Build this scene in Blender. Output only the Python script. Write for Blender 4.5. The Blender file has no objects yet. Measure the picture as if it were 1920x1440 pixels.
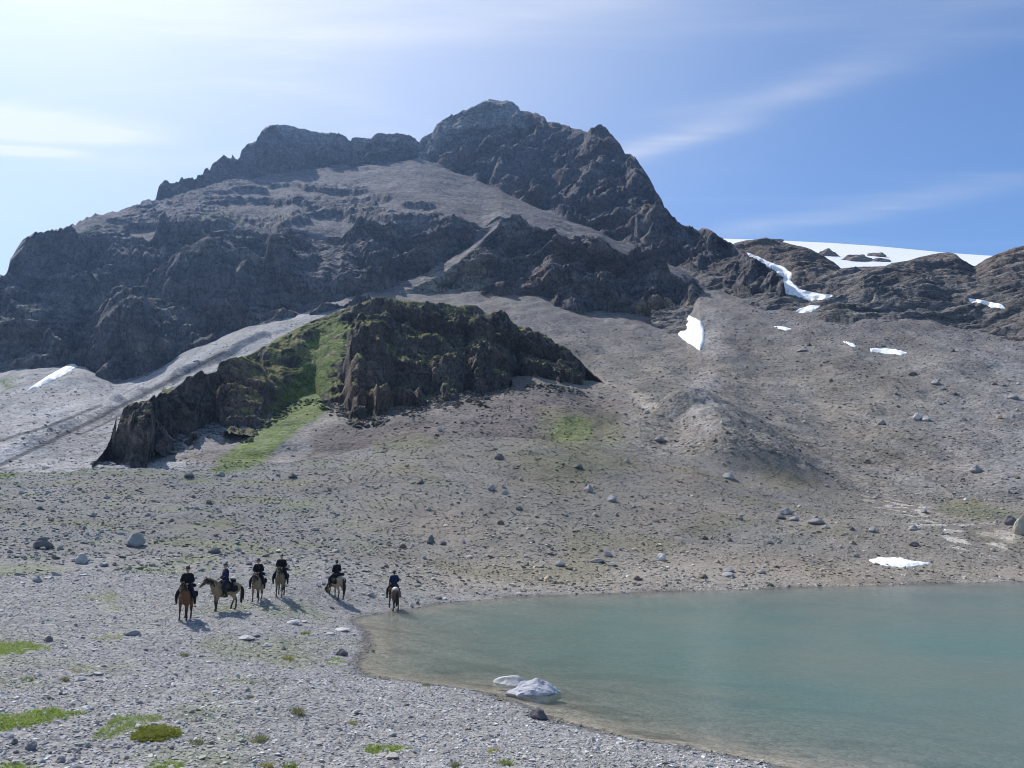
import bpy, bmesh, math, random
import numpy as np
from mathutils import Vector, Matrix

# ------------------------------------------------------------------ camera, sky, sun
scene = bpy.context.scene
COL = scene.collection
CAM_Z = 6.2
FPX = 1450.0
HORIZON = 950.0
PITCH = math.atan((HORIZON - 720.0) / FPX)
cam_data = bpy.data.cameras.new('camera')
cam_data.sensor_width = 36.0
cam_data.lens = 36.0 * FPX / 1920.0
cam_data.clip_start = 0.1
cam_data.clip_end = 20000.0
cam = bpy.data.objects.new('camera', cam_data)
COL.objects.link(cam)
cam.location = (0, 0, CAM_Z)
cam.rotation_euler = (math.pi / 2 + PITCH, 0, 0)
scene.camera = cam
scene.render.engine = 'CYCLES'
scene.cycles.max_bounces = 5
scene.cycles.diffuse_bounces = 2
scene.cycles.glossy_bounces = 2
scene.cycles.transparent_max_bounces = 8
scene.cycles.volume_bounces = 0
scene.cycles.use_denoising = True
scene.cycles.denoiser = 'OPENIMAGEDENOISE'
scene.cycles.denoising_input_passes = 'RGB_ALBEDO_NORMAL'
scene.cycles.use_adaptive_sampling = True
scene.cycles.adaptive_threshold = 0.01
scene.cycles.filter_width = 1.0
scene.view_settings.view_transform = 'Standard'
scene.view_settings.look = 'None'
scene.view_settings.exposure = EXPOSURE = 0.2
scene.view_settings.gamma = 1.0

SUN_AZ = math.radians(-45.0)      # left of the view, in front of the camera: back light
SUN_EL = math.radians(47.0)
SUN_DIR = (math.sin(SUN_AZ) * math.cos(SUN_EL), math.cos(SUN_AZ) * math.cos(SUN_EL), math.sin(SUN_EL))
sun_data = bpy.data.lights.new('sun', 'SUN')
sun_data.energy = 5.0
sun_data.angle = math.radians(0.53)
sun_data.color = (1.0, 0.955, 0.9)
sun = bpy.data.objects.new('sun', sun_data)
COL.objects.link(sun)
sun.rotation_euler = Vector(SUN_DIR).to_track_quat('Z', 'Y').to_euler()
sun.location = (-200, 200, 400)


class NT:
    """small helper to write node trees"""
    def __init__(self, tree):
        self.t = tree
        self.n = tree.nodes
        self.l = tree.links

    def node(self, typ, **kw):
        nd = self.n.new(typ)
        for k, v in kw.items():
            setattr(nd, k, v)
        return nd

    def link(self, a, b):
        self.l.new(a, b)

    def put(self, sock, v):
        if v is None:
            return
        if isinstance(v, bpy.types.NodeSocket):
            self.l.new(v, sock)
        else:
            sock.default_value = v

    def math(self, op, a, b=None, c=None, clamp=False):
        nd = self.node('ShaderNodeMath', operation=op, use_clamp=clamp)
        self.put(nd.inputs[0], a)
        self.put(nd.inputs[1], b)
        self.put(nd.inputs[2], c)
        return nd.outputs[0]

    def vmath(self, op, a, b=None, out=0):
        nd = self.node('ShaderNodeVectorMath', operation=op)
        self.put(nd.inputs[0], a)
        self.put(nd.inputs[1], b)
        return nd.outputs[out]

    def noise(self, vec, scale, detail=4, rough=0.55, dist=0.0):
        nd = self.node('ShaderNodeTexNoise')
        self.put(nd.inputs['Vector'], vec)
        nd.inputs['Scale'].default_value = scale
        nd.inputs['Detail'].default_value = detail
        nd.inputs['Roughness'].default_value = rough
        nd.inputs['Distortion'].default_value = dist
        return nd.outputs['Fac']

    def ramp(self, x, lo, hi, a=0.0, b=1.0):
        nd = self.node('ShaderNodeMapRange', interpolation_type='SMOOTHSTEP')
        self.put(nd.inputs[0], x)
        nd.inputs[1].default_value = lo
        nd.inputs[2].default_value = hi
        nd.inputs[3].default_value = a
        nd.inputs[4].default_value = b
        return nd.outputs[0]

    def mix(self, fac, a, b, blend='MIX'):
        nd = self.node('ShaderNodeMix', data_type='RGBA', blend_type=blend)
        self.put(nd.inputs[0], fac)
        self.put(nd.inputs[6], a)
        self.put(nd.inputs[7], b)
        return nd.outputs[2]


def build_world():
    w = bpy.data.worlds.new('World')
    scene.world = w
    w.use_nodes = True
    N = NT(w.node_tree)
    N.n.clear()
    out = N.node('ShaderNodeOutputWorld')
    bg = N.node('ShaderNodeBackground')
    bg.inputs['Strength'].default_value = 0.12
    sky = N.node('ShaderNodeTexSky', sky_type='NISHITA')
    sky.sun_disc = False
    sky.sun_elevation = SUN_EL
    sky.sun_rotation = SUN_AZ
    sky.altitude = 2300
    sky.air_density = 1.0
    sky.dust_density = 0.6
    sky.ozone_density = 1.6
    tc = N.node('ShaderNodeTexCoord')
    d = N.vmath('NORMALIZE', tc.outputs['Generated'])
    sep = N.node('ShaderNodeSeparateXYZ')
    N.link(d, sep.inputs[0])
    z = N.math('MAXIMUM', sep.outputs[2], 0.03)
    px = N.math('DIVIDE', sep.outputs[0], z)
    py = N.math('DIVIDE', sep.outputs[1], z)
    cmb = N.node('ShaderNodeCombineXYZ')
    N.link(px, cmb.inputs[0])
    N.link(py, cmb.inputs[1])
    plane = cmb.outputs[0]
    # thin cirrus veil, thicker towards the sun where it scatters forwards
    sund = N.vmath('DOT_PRODUCT', d, SUN_DIR, out=1)
    aure = N.math('POWER', N.math('MAXIMUM', sund, 0.0), 4.6)
    veil_n = N.noise(plane, 0.8, 5, 0.5, 0.4)
    veil = N.math('MULTIPLY', aure, N.ramp(veil_n, 0.2, 0.75, 0.95, 1.3))
    # streaks: drawn out noise on the cloud sheet, cut into a few long bands
    mp = N.node('ShaderNodeMapping')
    mp.inputs['Rotation'].default_value = (0, 0, math.radians(-24))
    mp.inputs['Scale'].default_value = (0.42, 2.1, 1.0)
    N.link(plane, mp.inputs['Vector'])
    st = N.noise(mp.outputs[0], 1.15, 7, 0.56, 0.9)
    fib = N.noise(mp.outputs[0], 5.0, 5, 0.6, 0.5)
    streak = N.math('MULTIPLY', N.ramp(st, 0.50, 0.80), N.ramp(fib, 0.2, 0.8, 0.6, 1.1))
    bands = None
    for (ax, ay, bx, by, wid, amp) in CLOUD_BANDS:
        # distance from a segment a-b on the cloud sheet
        L = math.hypot(bx - ax, by - ay)
        tx, ty = (bx - ax) / L, (by - ay) / L
        rx = N.math('SUBTRACT', px, ax)
        ry = N.math('SUBTRACT', py, ay)
        al = N.math('ADD', N.math('MULTIPLY', rx, tx), N.math('MULTIPLY', ry, ty))
        ac = N.math('SUBTRACT', N.math('MULTIPLY', ry, tx), N.math('MULTIPLY', rx, ty))
        ac = N.math('ADD', ac, N.math('MULTIPLY', N.math('SUBTRACT', st, 0.5), wid * 2.2))
        e = N.math('DIVIDE', ac, wid)
        g = N.math('EXPONENT', N.math('MULTIPLY', N.math('MULTIPLY', e, e), -1.0))
        t0 = N.ramp(al, -0.12 * L, 0.2 * L)
        t1 = N.ramp(al, 0.55 * L, 1.15 * L, 1.0, 0.0)
        g = N.math('MULTIPLY', N.math('MULTIPLY', g, t0), N.math('MULTIPLY', t1, amp))
        bands = g if bands is None else N.math('ADD', bands, g)
    bands = N.math('MULTIPLY', bands, N.ramp(fib, 0.25, 0.7, 0.55, 1.15))
    fac = N.math('ADD', N.math('MULTIPLY', streak, 0.20), N.math('ADD', bands, 0.0))
    lit = N.math('ADD', 0.75, N.math('MULTIPLY', aure, 1.3))
    tot = N.math('ADD', N.math('MULTIPLY', fac, lit), N.math('MULTIPLY', veil, VEIL))
    tot = N.math('MINIMUM', tot, 0.96)
    base = N.mix(1.0, sky.outputs[0], (*SKY_TINT, 1), 'MULTIPLY')
    colr = N.mix(tot, base, (*CLOUD_COL, 1))
    N.link(colr, bg.inputs['Color'])
    N.link(bg.outputs[0], out.inputs['Surface'])


def pix_dir(u, v):
    xc = (u - 960.0) / FPX
    yc = (720.0 - v) / FPX
    c, s = math.cos(PITCH), math.sin(PITCH)
    return xc, c - s * yc, s + c * yc


def cloud_pt(u, v):
    X, Y, Z = pix_dir(u, v)
    return X / Z, Y / Z


CLOUD_BANDS = []
for (a, b, wid, amp) in [((1080, 330), (1850, 20), 0.075, 0.20), ((1150, 290), (1440, 225), 0.045, 0.24), ((1200, 215), (1920, 70), 0.05, 0.12), ((600, 90), (1500, -40), 0.05, 0.10),
                         ((1330, 440), (1990, 330), 0.10, 0.26), ((-120, 225), (330, 250), 0.07, 0.5),
                         ((-60, 276), (180, 290), 0.035, 0.35)]:
    (ax, ay), (bx, by) = cloud_pt(*a), cloud_pt(*b)
    CLOUD_BANDS.append((ax, ay, bx, by, wid, amp))
VEIL = 0.97
SKY_TINT = (1.02, 1.20, 1.36)
CLOUD_COL = (6.25, 6.45, 6.9)
build_world()

# ------------------------------------------------------------------ noise
_rs = np.random.RandomState(7)
_perm = _rs.permutation(256).astype(np.int32)
_perm = np.concatenate([_perm, _perm])
_g = _rs.normal(size=(256, 3))
_g = (_g / np.linalg.norm(_g, axis=1)[:, None]).astype(np.float32)


def perlin(x, y, z):
    shp = np.broadcast(x, y, z).shape
    x = np.broadcast_to(np.asarray(x, np.float32), shp).ravel()
    y = np.broadcast_to(np.asarray(y, np.float32), shp).ravel()
    z = np.broadcast_to(np.asarray(z, np.float32), shp).ravel()
    xi, yi, zi = np.floor(x), np.floor(y), np.floor(z)
    xf, yf, zf = x - xi, y - yi, z - zi
    X, Y, Z = xi.astype(np.int32) & 255, yi.astype(np.int32) & 255, zi.astype(np.int32) & 255
    fu = xf * xf * xf * (xf * (xf * 6 - 15) + 10)
    fv = yf * yf * yf * (yf * (yf * 6 - 15) + 10)
    fw = zf * zf * zf * (zf * (zf * 6 - 15) + 10)
    out = np.zeros_like(x)
    for i in (0, 1):
        A = _perm[(X + i) & 255]
        wx = fu if i else 1 - fu
        for j in (0, 1):
            B = _perm[(A + Y + j) & 255]
            wy = fv if j else 1 - fv
            for k in (0, 1):
                g = _g[_perm[(B + Z + k) & 255]]
                wz = fw if k else 1 - fw
                out += wx * wy * wz * (g[:, 0] * (xf - i) + g[:, 1] * (yf - j) + g[:, 2] * (zf - k))
    return (out * 1.6).reshape(shp)


def fbm(x, y, z, octv=4, gain=0.5, lac=2.03):
    a, s, f = 1.0, 0.0, 1.0
    for o in range(octv):
        s = s + a * perlin(x * f + 17.3 * o, y * f + 5.1 * o, z * f + 9.7 * o)
        a *= gain
        f *= lac
    return s


def ridged(x, y, z, octv=4, gain=0.5, lac=2.05):
    a, s, f, n = 1.0, 0.0, 1.0, 0.0
    for o in range(octv):
        s = s + a * (1 - 2 * np.abs(perlin(x * f + 31.3 * o, y * f + 7.7 * o, z * f + 3.1 * o)))
        n += a
        a *= gain
        f *= lac
    return s / n


def blocks(x, y, z, seed=0):
    """a random level in -1..1 per irregular cell: broken, angular blocks"""
    shp = np.broadcast(x, y, z).shape
    p = [np.broadcast_to(np.asarray(q, np.float32), shp).ravel() for q in (x, y, z)]
    b0 = [np.floor(q - 0.5) for q in p]
    best = np.full(p[0].shape, 1e9, np.float32)
    val = np.zeros(p[0].shape, np.float32)
    for i in (0, 1):
        for j in (0, 1):
            for k in (0, 1):
                cx, cy, cz = b0[0] + i, b0[1] + j, b0[2] + k
                h = _perm[(_perm[(_perm[(cx.astype(np.int32) + seed) & 255] + cy.astype(np.int32)) & 255] + cz.astype(np.int32)) & 255]
                g = _g[h]
                dd = (p[0] - cx - 0.5 - 0.42 * g[:, 0]) ** 2 + (p[1] - cy - 0.5 - 0.42 * g[:, 1]) ** 2 + (p[2] - cz - 0.5 - 0.42 * g[:, 2]) ** 2
                m = dd < best
                best = np.where(m, dd, best)
                val = np.where(m, (_perm[(h + 91) & 255] / 127.5 - 1.0).astype(np.float32), val)
    return val.reshape(shp)


def sstep(a, b, x):
    t = np.clip((x - a) / (b - a), 0, 1)
    return t * t * (3 - 2 * t)


# ------------------------------------------------------------------ pixels of the photo <-> bearings from the viewpoint
def pix_az_t(u, v):
    u = np.asarray(u, float)
    v = np.asarray(v, float)
    X, Y, Z = pix_dir(u, v)
    return np.arctan2(X, Y), Z / np.hypot(X, Y)


def az_t_pix(az, t):
    X, Y, Z = np.sin(az), np.cos(az), t
    c, s = math.cos(PITCH), math.sin(PITCH)
    zc = Y * c + Z * s
    yc = -Y * s + Z * c
    zc = np.maximum(zc, 1e-3)
    return 960 + FPX * X / zc, 720 - FPX * yc / zc


class Curve:
    """a contour of the terrain: bearing -> (distance, height)"""
    def __init__(self, pts):
        p = np.array(pts, float)
        az, t = pix_az_t(p[:, 0], p[:, 1])
        o = np.argsort(az)
        self.az, self.t, self.d = az[o], t[o], p[o, 2]

    def at(self, A):
        t = np.interp(A, self.az, self.t)
        d = np.interp(A, self.az, self.d)
        return d, CAM_Z + t * d


def columns(u0, u1, step=1.0, pad_deg=0.0):
    """bearings for the mesh columns, one per `step` pixels of a 1024 px wide picture"""
    a0 = float(pix_az_t(u0, 900)[0])
    a1 = float(pix_az_t(u1, 900)[0])
    da = math.radians(34.0 / 512.0) * step
    return np.linspace(a0, a1, int((a1 - a0) / da) + 2)


def smooth_rows(a, it):
    for _ in range(it):
        b = a.copy()
        b[1:-1] = 0.25 * a[:-2] + 0.5 * a[1:-1] + 0.25 * a[2:]
        a = b
    return a


def smooth_cols(a, it):
    for _ in range(it):
        b = a.copy()
        b[:, 1:-1] = 0.25 * a[:, :-2] + 0.5 * a[:, 1:-1] + 0.25 * a[:, 2:]
        a = b
    return a


def skin(curves, rows, A, flags=None):
    """rows of (distance, height) between consecutive contours; flags give a value (cliff or not) per band"""
    D, Z, F = [], [], []
    for k in range(len(curves) - 1):
        d0, z0 = curves[k].at(A)
        d1, z1 = curves[k + 1].at(A)
        n = rows[k]
        for i in range(n + (1 if k == len(curves) - 2 else 0)):
            s = i / n
            D.append(d0 * (1 - s) + d1 * s)
            Z.append(z0 * (1 - s) + z1 * s)
            F.append(np.full(len(A), flags[k] if flags else 0.0))
    return np.array(D), np.array(Z), np.array(F)


def to_xyz(D, Z, A):
    return np.stack([D * np.sin(A)[None, :], D * np.cos(A)[None, :], Z], -1)


def grid_normals(P):
    du = np.gradient(P, axis=1)
    dv = np.gradient(P, axis=0)
    n = np.cross(du, dv)
    n /= np.maximum(np.linalg.norm(n, axis=-1, keepdims=True), 1e-9)
    n[n[..., 2] < 0] *= 1.0
    return n


def set_props(o, label=None, cat=None, group=None, kind=None):
    if label:
        o['label'] = label
    if cat:
        o['category'] = cat
    if group:
        o['group'] = group
    if kind:
        o['kind'] = kind
    return o


def np_mesh(name, verts, quads, mat=None, col=None, attrs=None, smooth=True):
    me = bpy.data.meshes.new(name)
    verts = np.asarray(verts, np.float32).reshape(-1, 3)
    quads = np.asarray(quads, np.int32)
    nq, k = quads.shape
    me.vertices.add(len(verts))
    me.vertices.foreach_set('co', verts.ravel())
    me.loops.add(nq * k)
    me.loops.foreach_set('vertex_index', quads.ravel())
    me.polygons.add(nq)
    me.polygons.foreach_set('loop_start', np.arange(0, nq * k, k, dtype=np.int32))
    me.update(calc_edges=True)
    me.validate()
    if smooth:
        me.polygons.foreach_set('use_smooth', np.ones(len(me.polygons), bool))
    if col is not None:
        at = me.color_attributes.new('Col', 'FLOAT_COLOR', 'POINT')
        c = np.ones((len(verts), 4), np.float32)
        c[:, :3] = np.asarray(col, np.float32).reshape(-1, 3)
        at.data.foreach_set('color', c.ravel())
    for k_, v in (attrs or {}).items():
        at = me.attributes.new(k_, 'FLOAT', 'POINT')
        at.data.foreach_set('value', np.asarray(v, np.float32).ravel())
    if mat:
        me.materials.append(mat)
    return me


def add_obj(name, me, parent=None):
    o = bpy.data.objects.new(name, me)
    COL.objects.link(o)
    if parent:
        o.parent = parent
    return o


def grid_quads(nr, nc):
    i = np.arange(nr * nc).reshape(nr, nc)
    return np.stack([i[:-1, :-1], i[:-1, 1:], i[1:, 1:], i[1:, :-1]], -1).reshape(-1, 4)


class Terrain:
    """a sheet of terrain on bearing columns and distance rows"""
    def __init__(self, A, D, Z):
        self.A, self.D, self.Z = A, D, Z

    def col_hit(self, j, t):
        s = (self.Z[:, j] - CAM_Z) / self.D[:, j]
        k = np.argmax(s >= t)
        if k == 0:
            return None
        f = (t - s[k - 1]) / max(s[k] - s[k - 1], 1e-9)
        return self.D[k - 1, j] * (1 - f) + self.D[k, j] * f

    def hit(self, u, v):
        """first point of the sheet seen at pixel (u, v) of the photograph"""
        az, t = pix_az_t(u, v)
        j = np.interp(az, self.A, np.arange(len(self.A)))
        j0 = int(min(max(j, 0), len(self.A) - 2))
        f = j - j0
        d0, d1 = self.col_hit(j0, t), self.col_hit(j0 + 1, t)
        if d0 is None or d1 is None:
            return None
        d = d0 * (1 - f) + d1 * f
        return np.array([d * math.sin(az), d * math.cos(az), CAM_Z + t * d])

    def height(self, X, Y):
        az = math.atan2(X, Y)
        d = math.hypot(X, Y)
        j = np.interp(az, self.A, np.arange(len(self.A)))
        j0 = int(min(max(j, 0), len(self.A) - 2))
        f = j - j0
        return float((1 - f) * np.interp(d, self.D[:, j0], self.Z[:, j0]) + f * np.interp(d, self.D[:, j0 + 1], self.Z[:, j0 + 1]))


def in_poly(U, V, poly):
    poly = np.asarray(poly, float)
    inside = np.zeros(np.shape(U), bool)
    n = len(poly)
    for i in range(n):
        x0, y0 = poly[i]
        x1, y1 = poly[(i + 1) % n]
        c = (y0 > V) != (y1 > V)
        with np.errstate(divide='ignore', invalid='ignore'):
            xx = (x1 - x0) * (V - y0) / (y1 - y0 if y1 != y0 else 1e-9) + x0
        inside ^= c & (U < xx)
    return inside


def seg_dist(U, V, poly, closed=True):
    poly = np.asarray(poly, float)
    best = np.full(np.shape(U), 1e9)
    n = len(poly)
    for i in range(n if closed else n - 1):
        x0, y0 = poly[i]
        x1, y1 = poly[(i + 1) % n]
        dx, dy = x1 - x0, y1 - y0
        L = dx * dx + dy * dy + 1e-12
        t = np.clip(((U - x0) * dx + (V - y0) * dy) / L, 0, 1)
        best = np.minimum(best, np.hypot(U - x0 - t * dx, V - y0 - t * dy))
    return best


def soft_poly(U, V, poly, w):
    """1 inside the patch, 0 outside, over an edge of +-w"""
    d = seg_dist(U, V, poly)
    s = np.where(in_poly(U, V, poly), d, -d)
    return sstep(-w, w, s)


def mixc(c, new, m):
    return c * (1 - m[..., None]) + np.asarray(new, float) * m[..., None]


# ------------------------------------------------------------------ materials
def terrain_mat(name, scales, bump, contrast=0.5, rough=0.95, bump_dist=0.3, aniso=(1, 1, 1)):
    """vertex colour broken up by stones of several real sizes (voronoi cells) with matching relief"""
    m = bpy.data.materials.new(name)
    m.use_nodes = True
    N = NT(m.node_tree)
    b = N.n['Principled BSDF']
    b.inputs['Roughness'].default_value = rough
    b.inputs['Specular IOR Level'].default_value = 0.25
    at = N.node('ShaderNodeAttribute', attribute_name='Col')
    tc = N.node('ShaderNodeTexCoord')
    mp = N.node('ShaderNodeMapping')
    mp.inputs['Scale'].default_value = aniso
    N.link(tc.outputs['Object'], mp.inputs['Vector'])
    P = mp.outputs[0]
    val, hgt = None, None
    for (sc, w, hw, kind) in scales:
        if kind == 'v':
            vo = N.node('ShaderNodeTexVoronoi', feature='F1')
            vo.inputs['Scale'].default_value = sc
            N.link(P, vo.inputs['Vector'])
            sp = N.node('ShaderNodeSeparateColor')
            N.link(vo.outputs['Color'], sp.inputs[0])
            c = N.math('SUBTRACT', sp.outputs[0], 0.5)
            h = N.math('SUBTRACT', 0.6, vo.outputs['Distance'])
        else:
            f = N.noise(P, sc, 6, 0.62)
            c = N.math('MULTIPLY', N.math('SUBTRACT', f, 0.5), 1.8)
            h = f
        c = N.math('MULTIPLY', c, w)
        h = N.math('MULTIPLY', h, hw / sc)
        val = c if val is None else N.math('ADD', val, c)
        hgt = h if hgt is None else N.math('ADD', hgt, h)
    mul = N.math('ADD', 1.0, N.math('MULTIPLY', val, contrast))
    mul = N.math('MAXIMUM', mul, 0.25)
    colr = N.vmath('SCALE', at.outputs['Color'])
    nd = colr.node
    N.link(mul, nd.inputs['Scale'])
    N.link(colr, b.inputs['Base Color'])
    bp = N.node('ShaderNodeBump')
    bp.inputs['Strength'].default_value = bump
    bp.inputs['Distance'].default_value = bump_dist
    N.link(hgt, bp.inputs['Height'])
    N.link(bp.outputs[0], b.inputs['Normal'])
    return m


def plain_mat(name, color, rough=0.8, var=0.25, scale=20.0, spec=0.3, bump=0.0, attr=None, sheen=0.0):
    m = bpy.data.materials.new(name)
    m.use_nodes = True
    N = NT(m.node_tree)
    b = N.n['Principled BSDF']
    b.inputs['Roughness'].default_value = rough
    b.inputs['Specular IOR Level'].default_value = spec
    tc = N.node('ShaderNodeTexCoord')
    f = N.noise(tc.outputs['Object'], scale, 5, 0.6)
    mul = N.math('ADD', 1.0, N.math('MULTIPLY', N.math('SUBTRACT', f, 0.5), var * 2))
    if attr:
        src = N.node('ShaderNodeAttribute', attribute_name=attr).outputs['Color']
    else:
        rgb = N.node('ShaderNodeRGB')
        rgb.outputs[0].default_value = (*color, 1)
        src = rgb.outputs[0]
    c = N.vmath('SCALE', src)
    N.link(mul, c.node.inputs['Scale'])
    N.link(c, b.inputs['Base Color'])
    if bump:
        bp = N.node('ShaderNodeBump')
        bp.inputs['Strength'].default_value = bump
        bp.inputs['Distance'].default_value = 0.02
        N.link(f, bp.inputs['Height'])
        N.link(bp.outputs[0], b.inputs['Normal'])
    if sheen:
        b.inputs['Sheen Weight'].default_value = sheen
    return m


def rock_mat(name, scale, aniso, strata, contrast=1.0):
    """jointed rock: blocks of differing tone, dark joints, thin strata, with matching relief"""
    m = bpy.data.materials.new(name)
    m.use_nodes = True
    N = NT(m.node_tree)
    b = N.n['Principled BSDF']
    b.inputs['Roughness'].default_value = 0.95
    b.inputs['Specular IOR Level'].default_value = 0.2
    at = N.node('ShaderNodeAttribute', attribute_name='Col')
    tc = N.node('ShaderNodeTexCoord')
    wn = N.node('ShaderNodeTexNoise')
    wn.inputs['Scale'].default_value = 0.12
    wn.inputs['Detail'].default_value = 4
    N.link(tc.outputs['Object'], wn.inputs['Vector'])
    wv = N.vmath('SCALE', N.vmath('SUBTRACT', wn.outputs['Color'], (0.5, 0.5, 0.5)))
    wv.node.inputs['Scale'].default_value = 7.0
    pos = N.vmath('ADD', tc.outputs['Object'], wv)
    mp = N.node('ShaderNodeMapping')
    mp.inputs['Scale'].default_value = aniso
    mp.inputs['Rotation'].default_value = (0.10, -0.16, 0.3)
    N.link(pos, mp.inputs['Vector'])
    val, hgt = None, None
    for sc, w, hw in ((0.22 * scale, 0.42, 0.5), (0.62 * scale, 0.50, 0.5), (1.7 * scale, 0.45, 0.4)):
        vo = N.node('ShaderNodeTexVoronoi', feature='F1')
        vo.inputs['Scale'].default_value = sc
        N.link(mp.outputs[0], vo.inputs['Vector'])
        sp = N.node('ShaderNodeSeparateColor')
        N.link(vo.outputs['Color'], sp.inputs[0])
        cc = N.math('MULTIPLY', N.math('SUBTRACT', sp.outputs[0], 0.5), w)
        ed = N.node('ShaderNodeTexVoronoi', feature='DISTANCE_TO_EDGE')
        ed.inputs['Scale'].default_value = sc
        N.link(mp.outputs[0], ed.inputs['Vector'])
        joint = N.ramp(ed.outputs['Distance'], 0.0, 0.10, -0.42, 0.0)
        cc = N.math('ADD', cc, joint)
        hh = N.math('MULTIPLY', N.math('ADD', N.math('MULTIPLY', sp.outputs[1], 0.6), N.ramp(ed.outputs['Distance'], 0.0, 0.12, 0.0, 0.5)), hw / sc)
        val = cc if val is None else N.math('ADD', val, cc)
        hgt = hh if hgt is None else N.math('ADD', hgt, hh)
    ms = N.node('ShaderNodeMapping')
    ms.inputs['Scale'].default_value = (0.05, 0.05, strata)
    ms.inputs['Rotation'].default_value = (0.05, -0.14, 0)
    N.link(pos, ms.inputs['Vector'])
    st = N.noise(ms.outputs[0], 1.0, 5, 0.65)
    val = N.math('ADD', val, N.math('MULTIPLY', N.math('SUBTRACT', st, 0.5), 1.9))
    fine = N.noise(tc.outputs['Object'], 0.9, 7, 0.7)
    val = N.math('ADD', val, N.math('MULTIPLY', N.math('SUBTRACT', fine, 0.5), 1.3))
    hgt = N.math('ADD', hgt, N.math('MULTIPLY', st, 0.9))
    mul = N.math('MAXIMUM', N.math('ADD', 1.12, N.math('MULTIPLY', val, contrast)), 0.22)
    colr = N.vmath('SCALE', at.outputs['Color'])
    N.link(mul, colr.node.inputs['Scale'])
    N.link(colr, b.inputs['Base Color'])
    bp = N.node('ShaderNodeBump')
    bp.inputs['Strength'].default_value = 0.5
    bp.inputs['Distance'].default_value = 1.0
    N.link(hgt, bp.inputs['Height'])
    N.link(bp.outputs[0], b.inputs['Normal'])
    return m
# ------------------------------------------------------------------ lake outline (metres, water level z = 0)
def on_water(u, v):
    X, Y, Z = pix_dir(u, v)
    k = -CAM_Z / Z
    return X * k, Y * k


SHORE_PX = [(1530, 1455), (1452, 1437), (1335, 1412), (1200, 1386), (1085, 1362), (1035, 1349), (990, 1326), (960, 1316), (905, 1299), (855, 1289), (805, 1282),
            (730, 1274), (690, 1265), (668, 1254), (662, 1243), (669, 1230), (687, 1221), (691, 1212), (691, 1196), (682, 1182), (662, 1166), (670, 1157), (700, 1151),
            (735, 1147), (770, 1141), (830, 1130), (940, 1121), (1100, 1113), (1250, 1109), (1350, 1106), (1480, 1102), (1600, 1098), (1760, 1094), (1920, 1088)]
SHORE = [on_water(u, v) for u, v in SHORE_PX]
SHORE += [(66, 66), (95, 70), (128, 62), (136, 40), (125, 20), (90, 9), (50, 6), (22, 9), (10, 14)]
SHORE = np.array(SHORE)


def shore_sd(X, Y):
    """metres from the waterline, positive on land"""
    d = seg_dist(X, Y, SHORE)
    s = np.where(in_poly(X, Y, SHORE), -d, d)
    return s + 0.22 * perlin(X / 1.3, Y / 1.3, 0.3) + 0.10 * perlin(X / 0.45, Y / 0.45, 4.0)


# ------------------------------------------------------------------ ground: lake bed, gravel shore, moraine
class RawCurve(Curve):
    """a contour given as (bearing, distance, height)"""
    def __init__(self, pts):
        p = np.array(sorted(pts), float)
        self.az, self.d = p[:, 0], p[:, 1]
        self.t = (p[:, 2] - CAM_Z) / p[:, 1]


f1 = []
for u, v, d in [(-900, 1085, 52), (-200, 1072, 55), (0, 1068, 55), (300, 1067, 55), (520, 1078, 53)]:
    a_, t_ = pix_az_t(u, v)
    f1.append((float(a_), d, CAM_Z + float(t_) * d))
for (u, v) in [p for p in SHORE_PX if p[0] >= 770 and p[1] < 1145]:
    x_, y_ = on_water(u, v)
    f1.append((math.atan2(x_, y_), math.hypot(x_, y_) + 7.0, 0.88))
f1.append((float(pix_az_t(2300, 1080)[0]), 92.0, 1.1))
f1.append((float(pix_az_t(2900, 1080)[0]), 100.0, 1.3))
F1 = RawCurve(f1)
F2 = Curve([(-900, 975, 75), (0, 980, 78), (300, 985, 78), (600, 980, 82), (900, 975, 85), (1200, 985, 88), (1500, 990, 95), (1750, 1000, 98),
            (1920, 1008, 95), (2900, 990, 100)])
F3 = Curve([(-900, 880, 125), (-200, 886, 120), (0, 890, 115), (100, 886, 115), (200, 877, 118), (350, 882, 118), (420, 882, 118), (520, 869, 122),
            (640, 852, 128), (720, 832, 132), (800, 815, 135), (900, 815, 138), (1000, 822, 140), (1100, 842, 140), (1200, 856, 142), (1300, 868, 145),
            (1400, 893, 146), (1500, 912, 148), (1570, 925, 148), (1700, 935, 148), (1800, 940, 148), (1920, 952, 143), (2900, 930, 150)])
F4 = Curve([(-900, 900, 150), (0, 905, 145), (350, 897, 140), (420, 897, 140), (640, 880, 150), (720, 866, 155), (800, 856, 158), (900, 858, 160), (1000, 862, 160),
            (1100, 866, 158), (1200, 858, 160), (1300, 858, 162), (1400, 885, 162), (1500, 902, 164), (1570, 910, 166), (1700, 918, 168), (1800, 922, 168), (1920, 932, 164),
            (2900, 910, 170)])
F5 = Curve([(-900, 870, 190), (0, 874, 185), (100, 872, 185), (400, 868, 172), (600, 845, 176), (760, 812, 182), (900, 800, 186), (1000, 792, 188), (1060, 800, 182),
            (1130, 822, 178), (1200, 800, 186), (1300, 815, 188), (1400, 850, 190), (1500, 868, 192), (1600, 872, 196), (1750, 872, 198), (1920, 880, 196), (2900, 860, 200)])
F6 = Curve([(-900, 800, 270), (0, 790, 270), (200, 790, 255), (400, 745, 270), (600, 700, 295), (760, 690, 310), (900, 682, 325), (1000, 662, 335), (1100, 695, 312),
            (1200, 700, 305), (1300, 705, 300), (1400, 712, 295), (1600, 726, 285), (1920, 765, 265), (2900, 750, 280)])
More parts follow.
